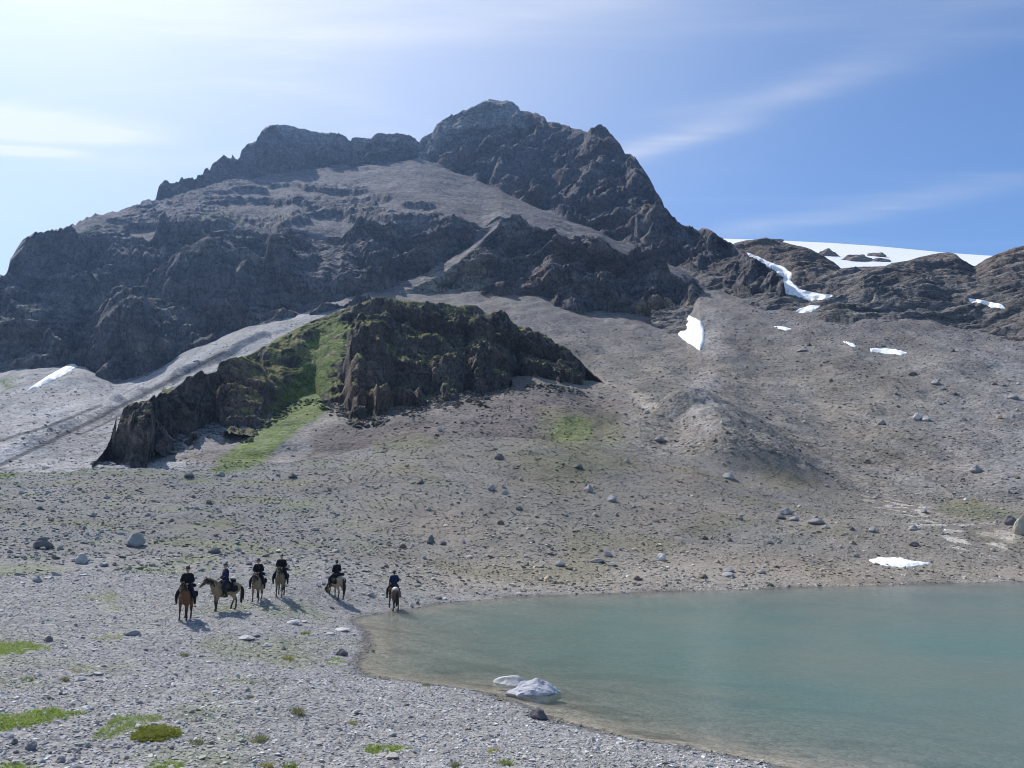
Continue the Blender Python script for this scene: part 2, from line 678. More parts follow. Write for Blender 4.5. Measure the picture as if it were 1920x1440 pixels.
FT_PTS = [(-900, 800, 430), (-300, 760, 430), (0, 712, 430), (50, 697, 430), (160, 700, 425), (213, 730, 400), (277, 720, 395), (333, 687, 400), (400, 653, 405),
          (467, 623, 410), (550, 603, 415), (640, 577, 425), (700, 562, 440), (750, 557, 450), (843, 558, 460), (930, 550, 465), (1017, 563, 455),
          (1073, 580, 445), (1107, 590, 440), (1187, 603, 430), (1240, 612, 425), (1285, 606, 420), (1310, 562, 430), (1350, 560, 430), (1400, 577, 410),
          (1450, 587, 395), (1500, 600, 375), (1613, 610, 365), (1747, 619, 365), (1830, 637, 355), (1920, 657, 345), (2300, 680, 330), (2900, 690, 330)]
F7 = Curve([(u, v - 14, d + 12) for u, v, d in FT_PTS])

AZ_IN = columns(-60, 1980, 0.95)
AZ_ALL = np.concatenate([columns(-900, -60, 6)[:-1], AZ_IN, columns(1980, 2900, 6)[1:]])

# near part: evenly spaced in the picture between 12 m and the foot of the moraine
d1, z1 = F1.at(AZ_ALL)
rows_near = [np.full(len(AZ_ALL), d) for d in (0.8, 2, 4, 6, 8, 10)]
NR = 250
for i in range(NR):
    s = i / NR
    rows_near.append(1.0 / ((1 - s) / 11.5 + s / d1))
Dn = np.array(rows_near)
Xn, Yn = Dn * np.sin(AZ_ALL), Dn * np.cos(AZ_ALL)
SDn = shore_sd(Xn, Yn)
land = 2.25 * np.tanh(0.135 * np.maximum(SDn, 0) / 2.25) + 2.6 * sstep(13, 1, Dn)
bed = -1.6 * (1 - np.exp(-np.maximum(-SDn, 0) / 9.0))
und = 0.16 * fbm(Xn / 7, Yn / 7, 0.0, 4) + 0.03 * fbm(Xn / 1.1, Yn / 1.1, 2.0, 3)
Zn = np.where(SDn > 0, land, bed) + und * sstep(0.0, 4.0, np.abs(SDn))
zc1 = 2.25 * np.tanh(0.135 * np.maximum(shore_sd(d1 * np.sin(AZ_ALL), d1 * np.cos(AZ_ALL)), 0) / 2.25)
bl = sstep(0.62, 1.0, Dn / d1[None, :]) * sstep(0.0, 5.0, SDn)
Zn = Zn + (z1 - zc1)[None, :] * bl

Df, Zf, _ = skin([F1, F2, F3, F4, F5, F6, F7], [90, 105, 26, 60, 120, 110], AZ_ALL)
Df, Zf = smooth_rows(Df, 14), smooth_rows(Zf, 14)
Xf, Yf = Df * np.sin(AZ_ALL), Df * np.cos(AZ_ALL)
Uf, Vf = az_t_pix(AZ_ALL[None, :], (Zf - CAM_Z) / Df)

# relief of the slopes
far_w = sstep(0, 12, Df - d1[None, :])
Zf = Zf + far_w * ((0.9 + 0.9 * sstep(140, 165, Df)) * fbm(Xf / 26, Yf / 26, 1.0, 3) * sstep(60, 130, Df) + 0.35 * fbm(Xf / 7, Yf / 7, 3.0, 4) + 0.5 * np.maximum(perlin(Xf / 11, Yf / 11, 8.0), 0.0) ** 2)
# gullies running down the scree on the right, and the fan left of the knoll
gul = ridged(Xf / 38 + 0.25 * perlin(Xf / 60, Yf / 60, 0), Yf / 210, 2.0, 3)
Zf = Zf + 1.5 * (gul - 0.3) * sstep(190, 300, Df) * sstep(420, 340, Df) * sstep(600, 720, Uf)


def spur(X, Y, pts, w_left, w_right, h, rough=0.0):
    """a bank along a line: height h, falling off over w_left / w_right metres to either side, running out at both ends"""
    pts = np.asarray(pts, float)
    best = np.full(X.shape, 1e9)
    side = np.zeros(X.shape)
    arc = np.zeros(X.shape)
    s0 = 0.0
    for (x0, y0), (x1, y1) in zip(pts[:-1], pts[1:]):
        dx, dy = x1 - x0, y1 - y0
        L2 = dx * dx + dy * dy
        t = np.clip(((X - x0) * dx + (Y - y0) * dy) / L2, 0, 1)
        ex, ey = X - x0 - t * dx, Y - y0 - t * dy
        dd = np.hypot(ex, ey)
        m = dd < best
        best = np.where(m, dd, best)
        side = np.where(m, np.sign(dx * ey - dy * ex), side)
        arc = np.where(m, s0 + t * math.sqrt(L2), arc)
        s0 += math.sqrt(L2)
    w = np.where(side > 0, w_left, w_right)
    q = np.clip(1 - best / w, 0, 1)
    return h * q * q * (3 - 2 * q) * sstep(0, 0.16 * s0, arc) * sstep(s0, 0.86 * s0, arc)


def far_pts(pxs):
    """photo pixels on the slope -> plan positions"""
    T = Terrain(AZ_ALL, Df, Zf)
    out = []
    for u, v in pxs:
        h = T.hit(u, v)
        out.append((h[0], h[1]))
    return out


SPURS = [([(1200, 768), (1270, 779), (1330, 797), (1358, 830), (1382, 866), (1400, 890)], 26, 13, 7.0),
         ([(1345, 600), (1365, 640), (1350, 700), (1330, 760), (1320, 800)], 16, 14, 2.2),
         ([(1275, 665), (1240, 700), (1215, 740)], 14, 14, 1.4),
         ([(560, 605), (470, 640), (330, 705), (250, 748), (120, 812), (0, 868)], 6, 4, 3.2),
         ([(330, 720), (200, 790), (60, 850)], 10, 7, 1.0),
         ([(150, 700), (60, 750), (-60, 805)], 7, 5, 0.6)]
add = 0
for pxs, wl, wr, h in SPURS:
    P = far_pts(pxs)
    wig = 1 + 0.25 * fbm(Xf / 14, Yf / 14, 6.0, 4)
    add = add + spur(Xf, Yf, P, wl, wr, h) * wig
Zf = Zf + add

D_g = np.concatenate([Dn, Df], 0)
Z_g = np.concatenate([Zn, Zf], 0)
GROUND = Terrain(AZ_ALL, D_g, Z_g)
Pg = to_xyz(D_g, Z_g, AZ_ALL)
Xg, Yg = Pg[..., 0], Pg[..., 1]
Ug, Vg = az_t_pix(AZ_ALL[None, :], (Z_g - CAM_Z) / D_g)
SDg = np.concatenate([SDn, np.full(Df.shape, 30.0)], 0)
wob = 14 * fbm(Ug / 60, Vg / 30, 3.3, 4)
Uw, Vw = Ug + 1.4 * wob, Vg + 0.5 * 10 * fbm(Ug / 50, Vg / 25, 9.1, 4)

C_GRAVEL = (0.296, 0.288, 0.281)
C_MOR_L = (0.215, 0.212, 0.205)
C_MOR_C = (0.236, 0.217, 0.190)
C_SLOPE = (0.200, 0.183, 0.160)
C_SLOPE_R = (0.212, 0.204, 0.196)
C_FAN = (0.285, 0.282, 0.285)
C_RED = (0.122, 0.103, 0.100)
C_SCREE = (0.165, 0.152, 0.148)
C_GRASS = (0.110, 0.155, 0.036)
C_OLIVE = (0.150, 0.155, 0.075)

def ground_colors():
    c = np.zeros(Pg.shape)
    c[:] = C_GRAVEL
    rad = D_g
    w_mor = sstep(48, 66, rad + 4 * perlin(Xg / 9, Yg / 9, 1))
    left = sstep(900, 420, Ug + wob * 3)
    mor = np.asarray(C_MOR_C) * (1 - left[..., None]) + np.asarray(C_MOR_L) * left[..., None]
    c = c * (1 - w_mor[..., None]) + mor * w_mor[..., None]
    # warm sandy strip along the far shore
    strip = sstep(640, 900, Ug) * sstep(1125, 1080, Vg) * sstep(1020, 1075, Vg)
    c = mixc(c, (0.345, 0.305, 0.255), 0.8 * strip * (SDg > 0))
    # behind the crest
    w_s = sstep(140, 170, rad)
    right = sstep(1620, 1900, Ug + 3 * wob)
    sl = np.asarray(C_SLOPE) * (1 - right[..., None]) + np.asarray(C_SLOPE_R) * right[..., None]
    up = sstep(700, 600, Vg + wob)
    sl = mixc(sl, C_SCREE, up * 0.8)
    c = c * (1 - w_s[..., None]) + sl * w_s[..., None]
    far = (rad > 150)
    fan = sstep(660, 600, Ug + 0.35 * (Vg - 600) + wob) * far
    c = mixc(c, C_FAN, fan)
    # purple-red debris below the knoll, and grey debris left of it
    red = soft_poly(Uw, Vw, [(560, 800), (700, 800), (800, 770), (1000, 720), (1200, 760), (1100, 850), (900, 830), (700, 850), (560, 870)], 22) * (D_g > 150)
    c = mixc(c, C_RED, 0.85 * red)
    lo = soft_poly(Uw, Vw, [(330, 860), (460, 800), (560, 750), (620, 760), (560, 860), (430, 890)], 12) * far
    c = mixc(c, (0.19, 0.175, 0.17), lo)
    # pale path and its bleached edge
    path = soft_poly(Uw, Vw, [(1110, 705), (1130, 705), (1235, 762), (1222, 774)], 5) * far
    c = mixc(c, (0.35, 0.30, 0.25), 0.7 * path)
    streak = np.zeros(Ug.shape)
    for ln, wd in (([(420, 660), (330, 708), (250, 750), (120, 815), (0, 872)], 3.4), ([(340, 722), (250, 768), (150, 815)], 1.6), ([(190, 760), (90, 800), (0, 826)], 2.0)):
        streak = np.maximum(streak, sstep(wd + 1.5, wd - 1.0, seg_dist(Ug, Vg + 2.0 * perlin(Ug / 30, Vg / 30, 3.0), ln, False)))
    c = mixc(c, (0.075, 0.074, 0.080), 0.9 * streak * far)
    # fan of fine grey debris under the tongue-shaped snow patch
    fan2 = soft_poly(Uw, Vw, [(1300, 570), (1360, 600), (1350, 680), (1330, 760), (1345, 815), (1290, 800), (1300, 720), (1310, 650)], 12) * far
    c = mixc(c, (0.27, 0.25, 0.235), 0.8 * fan2)
    # bleached debris at the right
    ble = soft_poly(Uw, Vw, [(1625, 930), (1700, 938), (1775, 975), (1860, 985), (1905, 1005), (1870, 1040), (1770, 1030), (1745, 1005), (1700, 975), (1630, 945)], 12)
    ble = ble * sstep(-0.05, 0.35, fbm(Xg / 2.0, Yg / 4.0, 5.0, 4)) * (rad < 175)
    c = mixc(c, (0.62, 0.57, 0.50), 0.85 * ble)
    # grass in the material only where it is thin or far away
    gp = [([(395, 885), (470, 815), (560, 728), (612, 735), (612, 770), (560, 815), (490, 868), (430, 884)], 7, 1.0, C_GRASS),
          ([(1030, 822), (1040, 788), (1080, 778), (1105, 800), (1100, 822), (1060, 832)], 9, 0.95, C_GRASS),
          ([(1010, 770), (1150, 770), (1170, 830), (1080, 850), (1010, 820)], 22, 0.55, C_OLIVE),
          ([(280, 862), (305, 838), (330, 836), (318, 852), (285, 872)], 4, 0.9, C_GRASS),
          ([(-40, 880), (20, 884), (45, 888), (20, 895), (-40, 895)], 3, 0.9, C_GRASS),
          ([(0, 715), (30, 706), (0, 735)], 6, 0.7, C_GRASS),
          ([(700, 830), (780, 815), (830, 822), (810, 845), (700, 850)], 12, 0.5, C_OLIVE),
          ([(960, 845), (1180, 852), (1200, 870), (1080, 905), (1010, 870)], 16, 0.5, C_OLIVE),
          ([(1750, 945), (1830, 940), (1915, 965), (1850, 975), (1760, 960)], 9, 0.6, (0.17, 0.185, 0.10))]
    for poly, w, a, gc in gp:
        mm = soft_poly(Uw, Vw, poly, w) * a
        if a > 0.8:
            mm = mm * (0.75 + 0.25 * sstep(-0.3, 0.2, fbm(Xg / 3, Yg / 3, 2.0, 3)))
        c = mixc(c, gc, mm)
    # thin greenish lichen and moss tint over the left bank and moraine
    tint = sstep(0.05, 0.5, fbm(Xg / 6.5, Yg / 6.5, 12.0, 4)) * sstep(900, 500, Ug) * (rad < 125)
    c = mixc(c, (0.20, 0.22, 0.115), 0.5 * tint)
    tint2 = sstep(0.1, 0.55, fbm(Xg / 14, Yg / 14, 19.0, 4)) * sstep(600, 800, Ug) * (rad > 60) * (rad < 150)
    c = mixc(c, (0.20, 0.185, 0.115), 0.5 * tint2)
    br = fbm(Xg / 22, Yg / 22, 31.0, 4)
    c = c * (1 + 0.16 * br * sstep(40, 80, rad))[..., None]
    run = fbm(Xg / 8.0 + 0.1 * Yg / 8.0, Yg / 75, 61.0, 4) * sstep(150, 200, rad)
    c = c * (1 + 0.20 * run)[..., None]
    hue = fbm(Xg / 17, Yg / 17, 41.0, 3) * sstep(40, 80, rad)
    c = c * (1 + hue[..., None] * np.array([0.06, 0.0, -0.05]))
    # wet stones at the waterline and silt on the lake bed
    wet = sstep(0.55, 0.05, SDg)
    c = c * (1 - 0.45 * wet)[..., None]
    inl = sstep(0.0, -0.4, SDg)
    c = mixc(c, (0.375, 0.348, 0.305), inl)
    dark = sstep(0.0, 0.5, fbm(Xg / 5, Yg / 2.2, 51.0, 4)) * inl
    c = c * (1 - 0.40 * dark)[..., None]
    return np.clip(c, 0.02, 0.8)


Cg = ground_colors()
# the grit between the loose stones is darker and finer than the stones themselves
grit = 0.78 * (D_g < 60) + 0.76 * ((D_g >= 60) & (D_g < 160)) + 0.9 * (D_g >= 160)
grit = np.where(SDg < 0, 1.0, smooth_rows(grit, 12))
Cgm = Cg * grit[..., None]
M_GROUND = terrain_mat('stony ground', [(24.0, 0.5, 0.6, 'v'), (9.0, 0.6, 0.45, 'v'), (3.2, 0.5, 0.3, 'v'), (0.35, 0.3, 0.1, 'n')], 0.6, 0.75, bump_dist=1.0)
M_SCREE = terrain_mat('scree', [(3.4, 0.6, 0.45, 'v'), (1.3, 0.65, 0.4, 'v'), (0.5, 0.3, 0.15, 'v'), (0.12, 0.3, 0.08, 'n')], 0.55, 0.8, bump_dist=1.0)
k_split = len(Dn) + 90 + 105 + 8
q = grid_quads(*D_g.shape)
nc = D_g.shape[1]
row_of = q[:, 0] // nc


def sub_mesh(name, P, C, r0, r1, mat):
    sl = slice(r0, r1 + 1)
    return np_mesh(name, P[sl].reshape(-1, 3), grid_quads(r1 + 1 - r0, P.shape[1]), mat, C[sl].reshape(-1, 3))


set_props(add_obj('ground', sub_mesh('ground', Pg, Cgm, 0, k_split, M_GROUND)), 'stony lake shore rising into a brown boulder-strewn moraine', None, None, 'structure')
set_props(add_obj('scree_slope', sub_mesh('scree_slope', Pg, Cgm, k_split, len(D_g) - 1, M_SCREE)), 'long grey-brown scree slope below the cliffs', None, None, 'structure')

# ------------------------------------------------------------------ rock relief shared by cliffs
def rock_relief(P, n, cliff, amp, seed, big=1.0, dip=(0.18, 0.05)):
    """push the sheet along its own normal (within the vertical plane of the view bearing): buttresses, gullies, ledges, blocks"""
    X, Y, Z = P[..., 0], P[..., 1], P[..., 2]
    wx = X + 9 * perlin(X / 40, Y / 40, Z / 40 + seed)
    wy = Y + 9 * perlin(X / 40, Y / 40, Z / 40 + seed + 7)
    def billow(sc, zs, o):
        # rounded buttresses parted by sharp clefts
        return np.abs(perlin(wx / sc + seed, wy / sc + o, Z / zs)) * 2
    h = big * 17.0 * (billow(58, 330, 0.0) - 0.5) + 6.5 * (billow(23, 120, 3.0) - 0.5)
    h = h + 3.4 * (ridged(wx / 14, wy / 14 + seed, Z / 60, 3, 0.5) - 0.4)
    h = h + 0.9 * fbm(wx / 5.0, wy / 5.0, Z / 8 + seed, 4, 0.5)
    h = h + 2.4 * blocks(wx / 15, wy / 15, Z / 30, 3) + 0.8 * blocks(wx / 5.5, wy / 5.5, Z / 9, 5) + 0.25 * blocks(wx / 2.4, wy / 2.4, Z / 3.0, 9)
    # big benches: each catches rubble on top and stands steep below, broken from buttress to buttress
    bw = Z + 0.10 * X + 16 * perlin(X / 48, Y / 48, seed + 4.0) + 3 * perlin(X / 13, Y / 13, Z / 13)
    f = bw / 31.0
    f = f - np.floor(f)
    h = h + 15.0 * (np.clip(1 - f, 0, 1) ** 1.4 * sstep(0.0, 0.10, f) - 0.4) * sstep(-0.35, 0.15, perlin(X / 60, Y / 60, Z / 70 + seed))
    lay = Z + dip[0] * X + dip[1] * Y + 3.5 * perlin(X / 30, Y / 30, Z / 30 + seed)
    for per, a in ((15.0, 2.2), (5.3, 1.1)):
        f = lay / per + 0.6 * perlin(X / 50, Y / 50, seed + per)
        f = f - np.floor(f)
        h = h + a * (1 - f) * (f > 0.08)
    return amp * cliff * h


def displace(D, Z, A, hgt):
    P = to_xyz(D, Z, A)
    n = grid_normals(P)
    nr = n[..., 0] * np.sin(A)[None, :] + n[..., 1] * np.cos(A)[None, :]
    nz = n[..., 2]
    L = np.maximum(np.hypot(nr, nz), 1e-6)
    return D + hgt * nr / L, Z + hgt * nz / L


# ------------------------------------------------------------------ the mountain
K1 = Curve([(u, v + 6, d) for u, v, d in FT_PTS if u < 1420] + [(1470, 640, 380), (1540, 700, 350)])
K0 = Curve([(u, v + 66, d - 22) for u, v, d in FT_PTS if u < 1420] + [(1470, 700, 360), (1540, 760, 330)])
K2 = Curve([(-900, 790, 436), (-300, 755, 435), (0, 708, 434), (213, 724, 404), (333, 682, 404), (467, 618, 414), (550, 598, 419), (640, 572, 430), (700, 558, 444), (750, 549, 456),
            (800, 531, 464), (850, 503, 472), (900, 458, 485), (940, 417, 500), (960, 416, 502), (1000, 425, 500), (1037, 437, 494), (1066, 452, 488), (1077, 441, 487),
            (1123, 453, 482), (1187, 480, 470), (1240, 505, 458), (1280, 520, 450), (1300, 540, 445), (1330, 555, 436), (1400, 577, 412), (1470, 632, 382), (1540, 690, 352)])
K3 = Curve([(-900, 786, 440), (-300, 752, 438), (0, 704, 438), (213, 718, 408), (333, 676, 408), (467, 612, 418), (550, 592, 424), (640, 567, 436), (670, 559, 446), (750, 527, 479),
            (827, 496, 496), (880, 462, 508), (905, 438, 512), (940, 413, 512), (1000, 421, 513), (1073, 446, 506), (1123, 449, 500), (1187, 477, 488), (1280, 517, 462), (1330, 552, 440),
            (1400, 575, 415), (1470, 628, 385), (1540, 686, 354)])
K4 = Curve([(-900, 640, 510), (-300, 590, 510), (-60, 545, 505), (0, 522, 505), (20, 490, 508.2), (63, 442, 525), (143, 449, 541), (200, 452, 536.5), (253, 462, 526.9), (327, 429, 542.5), (367, 419, 547.8),
            (413, 425, 546.2), (467, 442, 536.6), (500, 460, 528.9), (547, 427, 541.3), (600, 442, 537.7), (640, 445, 540), (740, 418, 530.6), (813, 416, 530), (887, 428, 526), (905, 430, 522),
            (940, 410, 520), (1000, 418, 520), (1073, 444, 511), (1123, 446, 506), (1187, 475, 494), (1280, 515, 466), (1330, 550, 444), (1400, 573, 418), (1470, 625, 388), (1540, 682, 356)])
K5 = Curve([(-900, 630, 530), (-300, 575, 530), (-60, 535, 522), (0, 519, 520), (20, 485, 530), (63, 438.5, 540), (130, 425.5, 560), (200, 404, 590), (290, 384, 630), (330, 374, 650), (400, 352, 690),
            (450, 337, 720), (500, 325, 740), (560, 318, 750), (640, 313, 755), (720, 304, 765), (787, 297, 775), (820, 307, 770), (850, 320, 755), (917, 347, 720),
            (973, 373, 680), (1040, 400, 640), (1107, 427, 600), (1173, 457, 565), (1240, 487, 530), (1280, 504, 510), (1330, 534, 480), (1400, 566, 440), (1470, 605, 405), (1540, 675, 370)])
SKY_PX = [(-900, 600), (-300, 560), (-60, 530), (0, 517), (8, 519), (14, 511), (19, 488), (30, 470), (42, 452), (50, 446), (63, 437), (66, 435.5), (80, 437), (100, 431), (130, 426), (133, 421), (138, 421), (140, 425),
          (155, 414), (175, 404), (200, 400), (222, 397), (230, 392), (245, 386), (270, 378), (292, 372), (297, 350), (300, 344), (310, 339), (325, 342), (336, 341), (338, 334), (352, 337),
          (368, 336), (370, 328), (380, 327), (383, 318), (388, 315), (393, 322), (398, 310), (410, 302), (418, 293), (426, 296), (433, 299), (436, 291), (442, 299), (449, 300), (452, 287), (462, 276),
          (480, 265), (486, 255), (492, 246), (505, 237), (520, 233), (537, 232), (550, 236), (560, 242), (578, 243), (600, 248), (630, 249), (645, 255), (657, 265), (662, 259),
          (680, 257), (698, 258), (702, 252), (715, 250), (735, 252), (752, 250), (766, 253), (778, 261), (786, 269), (790, 260), (812, 247), (818, 235), (830, 226), (842, 219), (862, 212), (866, 208), (880, 203),
          (900, 192), (918, 186.5), (930, 188), (938, 191), (950, 188), (962, 191), (972, 198), (976, 208), (990, 209), (1010, 213), (1022, 220), (1026, 228), (1045, 231), (1060, 237), (1085, 241), (1102, 246),
          (1108, 237), (1116, 239), (1124, 235), (1136, 240), (1146, 252), (1160, 267), (1170, 285), (1182, 287), (1190, 294), (1200, 307), (1212, 325), (1224, 346), (1238, 370), (1246, 388), (1258, 403),
          (1272, 418), (1292, 426), (1308, 432), (1318, 427), (1332, 430), (1344, 437), (1356, 448), (1372, 457), (1386, 468), (1396, 477), (1410, 484), (1428, 494), (1445, 506), (1460, 518), (1469, 530), (1475, 560), (1490, 610), (1540, 670)]
_su_, _sv_ = np.array([p[0] for p in SKY_PX]), np.array([p[1] for p in SKY_PX])
_uu = np.unique(np.concatenate([_su_, np.arange(0, 1472, 1.5)]))
_jag = 2.2 * blocks(_uu / 11.0, 0.0, 0.0, 3) + 1.3 * blocks(_uu / 4.5, 0.0, 0.0, 8)
_jag = np.where((_uu > 55) & (_uu < 1470), _jag, 0) * np.interp(_uu, [55, 280, 480, 1200, 1470], [0.6, 1, 0.7, 0.8, 0.6])
SKY_PX = [(float(u), float(v)) for u, v in zip(_uu, np.interp(_uu, _su_, _sv_) + _jag)]
SKY_D = ([-900, 0, 65, 200, 300, 450, 535, 640, 785, 850, 920, 1000, 1125, 1200, 1268, 1330, 1393, 1430, 1460, 1500, 1540],
         [540, 527, 558, 614, 665, 765, 810, 815, 820, 820, 822, 798, 712, 655, 590, 545, 490, 460, 435, 400, 380])
K6 = Curve([(u, v, float(np.interp(u, *SKY_D))) for u, v in SKY_PX])
K7 = Curve([(u, v + (20 if u > 1200 else 34), float(np.interp(u, *SKY_D)) + (60 if u > 1200 else 110)) for u, v in SKY_PX])

AZ_M = np.concatenate([columns(-900, -60, 6)[:-1], columns(-60, 1540, 0.95)])
rows_m = [10, 95, 20, 130, 80, 150, 12]
Dm, Zm, Fm = skin([K0, K1, K2, K3, K4, K5, K6, K7], rows_m, AZ_M, [1, 1, 0, 1, 0, 1, 0.6])
Um0, Vm0 = az_t_pix(AZ_M[None, :], (Zm - CAM_Z) / Dm)
isky = sum(rows_m[:6])
# the last row groups keep the traced skyline; the inner creases are rounded
for (a, b) in ((0, isky),):
    Dm[a:b] = smooth_rows(Dm[a:b], 5)
    Zm[a:b] = smooth_rows(Zm[a:b], 5)
# cliffs only where the sheet is steep
Pm = to_xyz(Dm, Zm, AZ_M)
nm = grid_normals(Pm)
steep = sstep(0.86, 0.74, nm[..., 2])
cl = smooth_rows(np.maximum(Fm, 0) * steep, 4)
cl = smooth_cols(cl, 4)
bh = np.zeros_like(Dm)
_r = np.concatenate([[0], np.cumsum(rows_m)])
for k_ in range(7):
    bh[_r[k_]:_r[k_ + 1]] = sstep(3.0, 22.0, np.abs(Zm[min(_r[k_ + 1], len(Zm) - 1)] - Zm[_r[k_]]))[None, :]
bh[-1] = bh[-2]
cl = cl * smooth_cols(smooth_rows(bh, 3), 12)
X, Y, Z = Pm[..., 0], Pm[..., 1], Pm[..., 2]
# dark rock ribs standing out of the upper scree
ribs = sstep(0.16, 0.42, fbm(X / 60, Y / 70, Z / 20 + 3.0, 4) + 0.10)
upz = soft_poly(Um0 + 12 * perlin(X / 20, Y / 20, 3.3), Vm0, [(60, 480), (300, 372), (420, 345), (640, 345), (860, 395), (880, 440), (560, 470), (200, 500)], 14)
upz2 = soft_poly(Um0, Vm0, [(290, 400), (300, 345), (450, 325), (470, 345), (400, 372), (330, 425)], 10)
rib = np.maximum(ribs * upz * (1 - cl), upz2 * (1 - cl) * 0.9)
edge = np.ones_like(Dm)
for i in range(len(Dm)):
    edge[i] = np.clip(abs(i - isky) / 26.0, 0.10, 1.0)
hgt = rock_relief(Pm, nm, cl, 1.0, 2.0) + rib * (2.6 + 2.4 * ridged(X / 16, Y / 16, Z / 9, 4) + 1.2 * fbm(X / 4, Y / 4, Z / 3, 3))
hgt = hgt + (1 - cl) * (1 - rib) * (1.6 * fbm(X / 30, Y / 30, Z / 30, 3) + 0.35 * fbm(X / 4, Y / 4, Z / 4, 3))
Dm2, Zm2 = displace(Dm, Zm, AZ_M, hgt * edge)
Dm2[0], Zm2[0] = Dm[0], Zm[0]


def under_skyline(D, Z, irow, slack):
    """no bulge of the face may stick out above the crest it belongs to"""
    tmax = (Z[irow] - CAM_Z) / D[irow] + slack
    t = (Z[:irow] - CAM_Z) / D[:irow]
    Z[:irow] = np.where(t > tmax[None, :], CAM_Z + tmax[None, :] * D[:irow] - 0.3 * (t - tmax[None, :]) * D[:irow], Z[:irow])


under_skyline(Dm2, Zm2, isky, 0.0008 + 0.0022 * fbm(AZ_M * 190, 0.0, 7.0, 4, 0.6))
MOUNT = Terrain(AZ_M, Dm2, Zm2)
Pm2 = to_xyz(Dm2, Zm2, AZ_M)
nm2 = grid_normals(Pm2)


def cliff_colors(P, n, cl, U, V):
    X, Y, Z = P[..., 0], P[..., 1], P[..., 2]
    lay = Z + 0.18 * X + 0.05 * Y + 4 * perlin(X / 30, Y / 30, Z / 30)
    band = perlin(lay / 7.0, X / 300, Y / 300)
    b2 = perlin(lay / 2.3, X / 90, Y / 90)
    rock = np.array([0.104, 0.100, 0.105]) * (1 + 0.30 * band + 0.18 * b2)[..., None]
    rust = sstep(0.05, 0.5, fbm(X / 55, Y / 55, Z / 55 + 3, 3))
    rock = mixc(rock, (0.125, 0.084, 0.066), 0.5 * rust * sstep(300, 900, U))
    pale = sstep(0.25, 0.7, fbm(X / 30, Y / 30, Z / 16 + 9, 4))
    rock = mixc(rock, (0.21, 0.195, 0.18), 0.5 * pale)
    scree = np.array([0.150, 0.143, 0.149]) * (1 + 0.22 * fbm(X / 30, Y / 30, Z / 30 + 5, 4))[..., None]
    flat = sstep(0.56, 0.78, smooth_cols(smooth_rows(n[..., 2], 3), 3))
    m = np.clip(np.maximum(1 - cl * 1.4, flat * 0.85), 0, 1)
    c = rock * (1 - m[..., None]) + scree * m[..., None]
    return c


Cm = cliff_colors(Pm2, nm2, np.maximum(cl, rib), Um0, Vm0)
Xm, Ym, Zm_ = Pm2[..., 0], Pm2[..., 1], Pm2[..., 2]
wm = 9 * fbm(Xm / 18, Ym / 18, Zm_ / 18, 3)
summit = soft_poly(Um0 + wm, Vm0 + wm, [(780, 300), (785, 250), (930, 170), (990, 200), (975, 235), (900, 245), (840, 262), (800, 300)], 8)
towers = soft_poly(Um0 + wm, Vm0 + wm, [(480, 270), (490, 225), (560, 225), (660, 250), (790, 245), (785, 280), (650, 280), (560, 265)], 8)
Cm = mixc(Cm, (0.245, 0.243, 0.240), 0.85 * np.maximum(summit, 0.6 * towers))
ledge = soft_poly(Um0 + wm, Vm0 + wm, [(690, 570), (760, 535), (900, 470), (960, 440), (900, 490), (930, 555), (840, 562), (760, 562)], 10)
Cm = mixc(Cm, (0.29, 0.265, 0.23), 0.6 * ledge)
och = soft_poly(Um0 + wm, Vm0 + wm, [(1190, 560), (1290, 565), (1300, 625), (1240, 620), (1195, 600)], 8)
Cm = mixc(Cm, (0.33, 0.26, 0.19), 0.7 * och)
gr = soft_poly(Um0 + wm, Vm0 + wm, [(140, 440), (200, 432), (190, 450), (150, 452)], 6) + soft_poly(Um0 + wm, Vm0 + wm, [(390, 412), (430, 405), (440, 420), (350, 440), (300, 450)], 6)
Cm = mixc(Cm, (0.14, 0.15, 0.085), 0.6 * np.clip(gr, 0, 1) * sstep(0.5, 0.8, nm2[..., 2]))
tops = sstep(0.66, 0.85, smooth_cols(smooth_rows(nm2[..., 2], 3), 3)) * cl * sstep(700, 500, Um0)
Cm = mixc(Cm, (0.17, 0.175, 0.11), 0.35 * tops)
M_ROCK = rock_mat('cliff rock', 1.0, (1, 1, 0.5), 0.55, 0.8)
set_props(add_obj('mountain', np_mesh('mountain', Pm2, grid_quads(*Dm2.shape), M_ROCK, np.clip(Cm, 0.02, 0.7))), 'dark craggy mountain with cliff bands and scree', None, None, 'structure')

# ------------------------------------------------------------------ the grassy rock knoll in the middle
N0_ = [(170, 880, 188), (180, 872, 196), (230, 871, 204), (277, 870, 206), (287, 850, 208), (320, 833, 210), (360, 817, 212), (400, 793, 214), (413, 803, 212), (443, 813, 211), (467, 813, 211), (500, 782, 216),
      (530, 762, 219), (560, 745, 222), (590, 740, 222), (612, 752, 219), (640, 762, 217), (670, 787, 213), (723, 770, 215), (783, 747, 219), (833, 750, 219), (870, 737, 221), (903, 743, 221),
      (940, 717, 226), (973, 710, 229), (1023, 712, 230), (1090, 722, 231), (1120, 712, 236), (1135, 722, 236)]
N0 = []
for u in np.arange(170, 1136, 5.0):
    q0 = np.array(N0_)
    jit = float(np.interp(u, [170, 520, 640], [5, 5, 15]) * fbm(np.array(u / 40.0), 0.0, 5.0, 4)) * float(np.interp(u, [170, 260, 1060, 1135], [0, 1, 1, 0]))
    N0.append((u, float(np.interp(u, q0[:, 0], q0[:, 1])) + jit, 200.0))
_sh = []
for i_, (u, v, d) in enumerate(N0):
    hh = GROUND.hit(u, v)
    dd = math.hypot(hh[0], hh[1])
    _sh.append((u, dd - float(np.interp(u, np.array(N0_)[:, 0], np.array(N0_)[:, 2]))))
    N0[i_] = (u, v, dd)
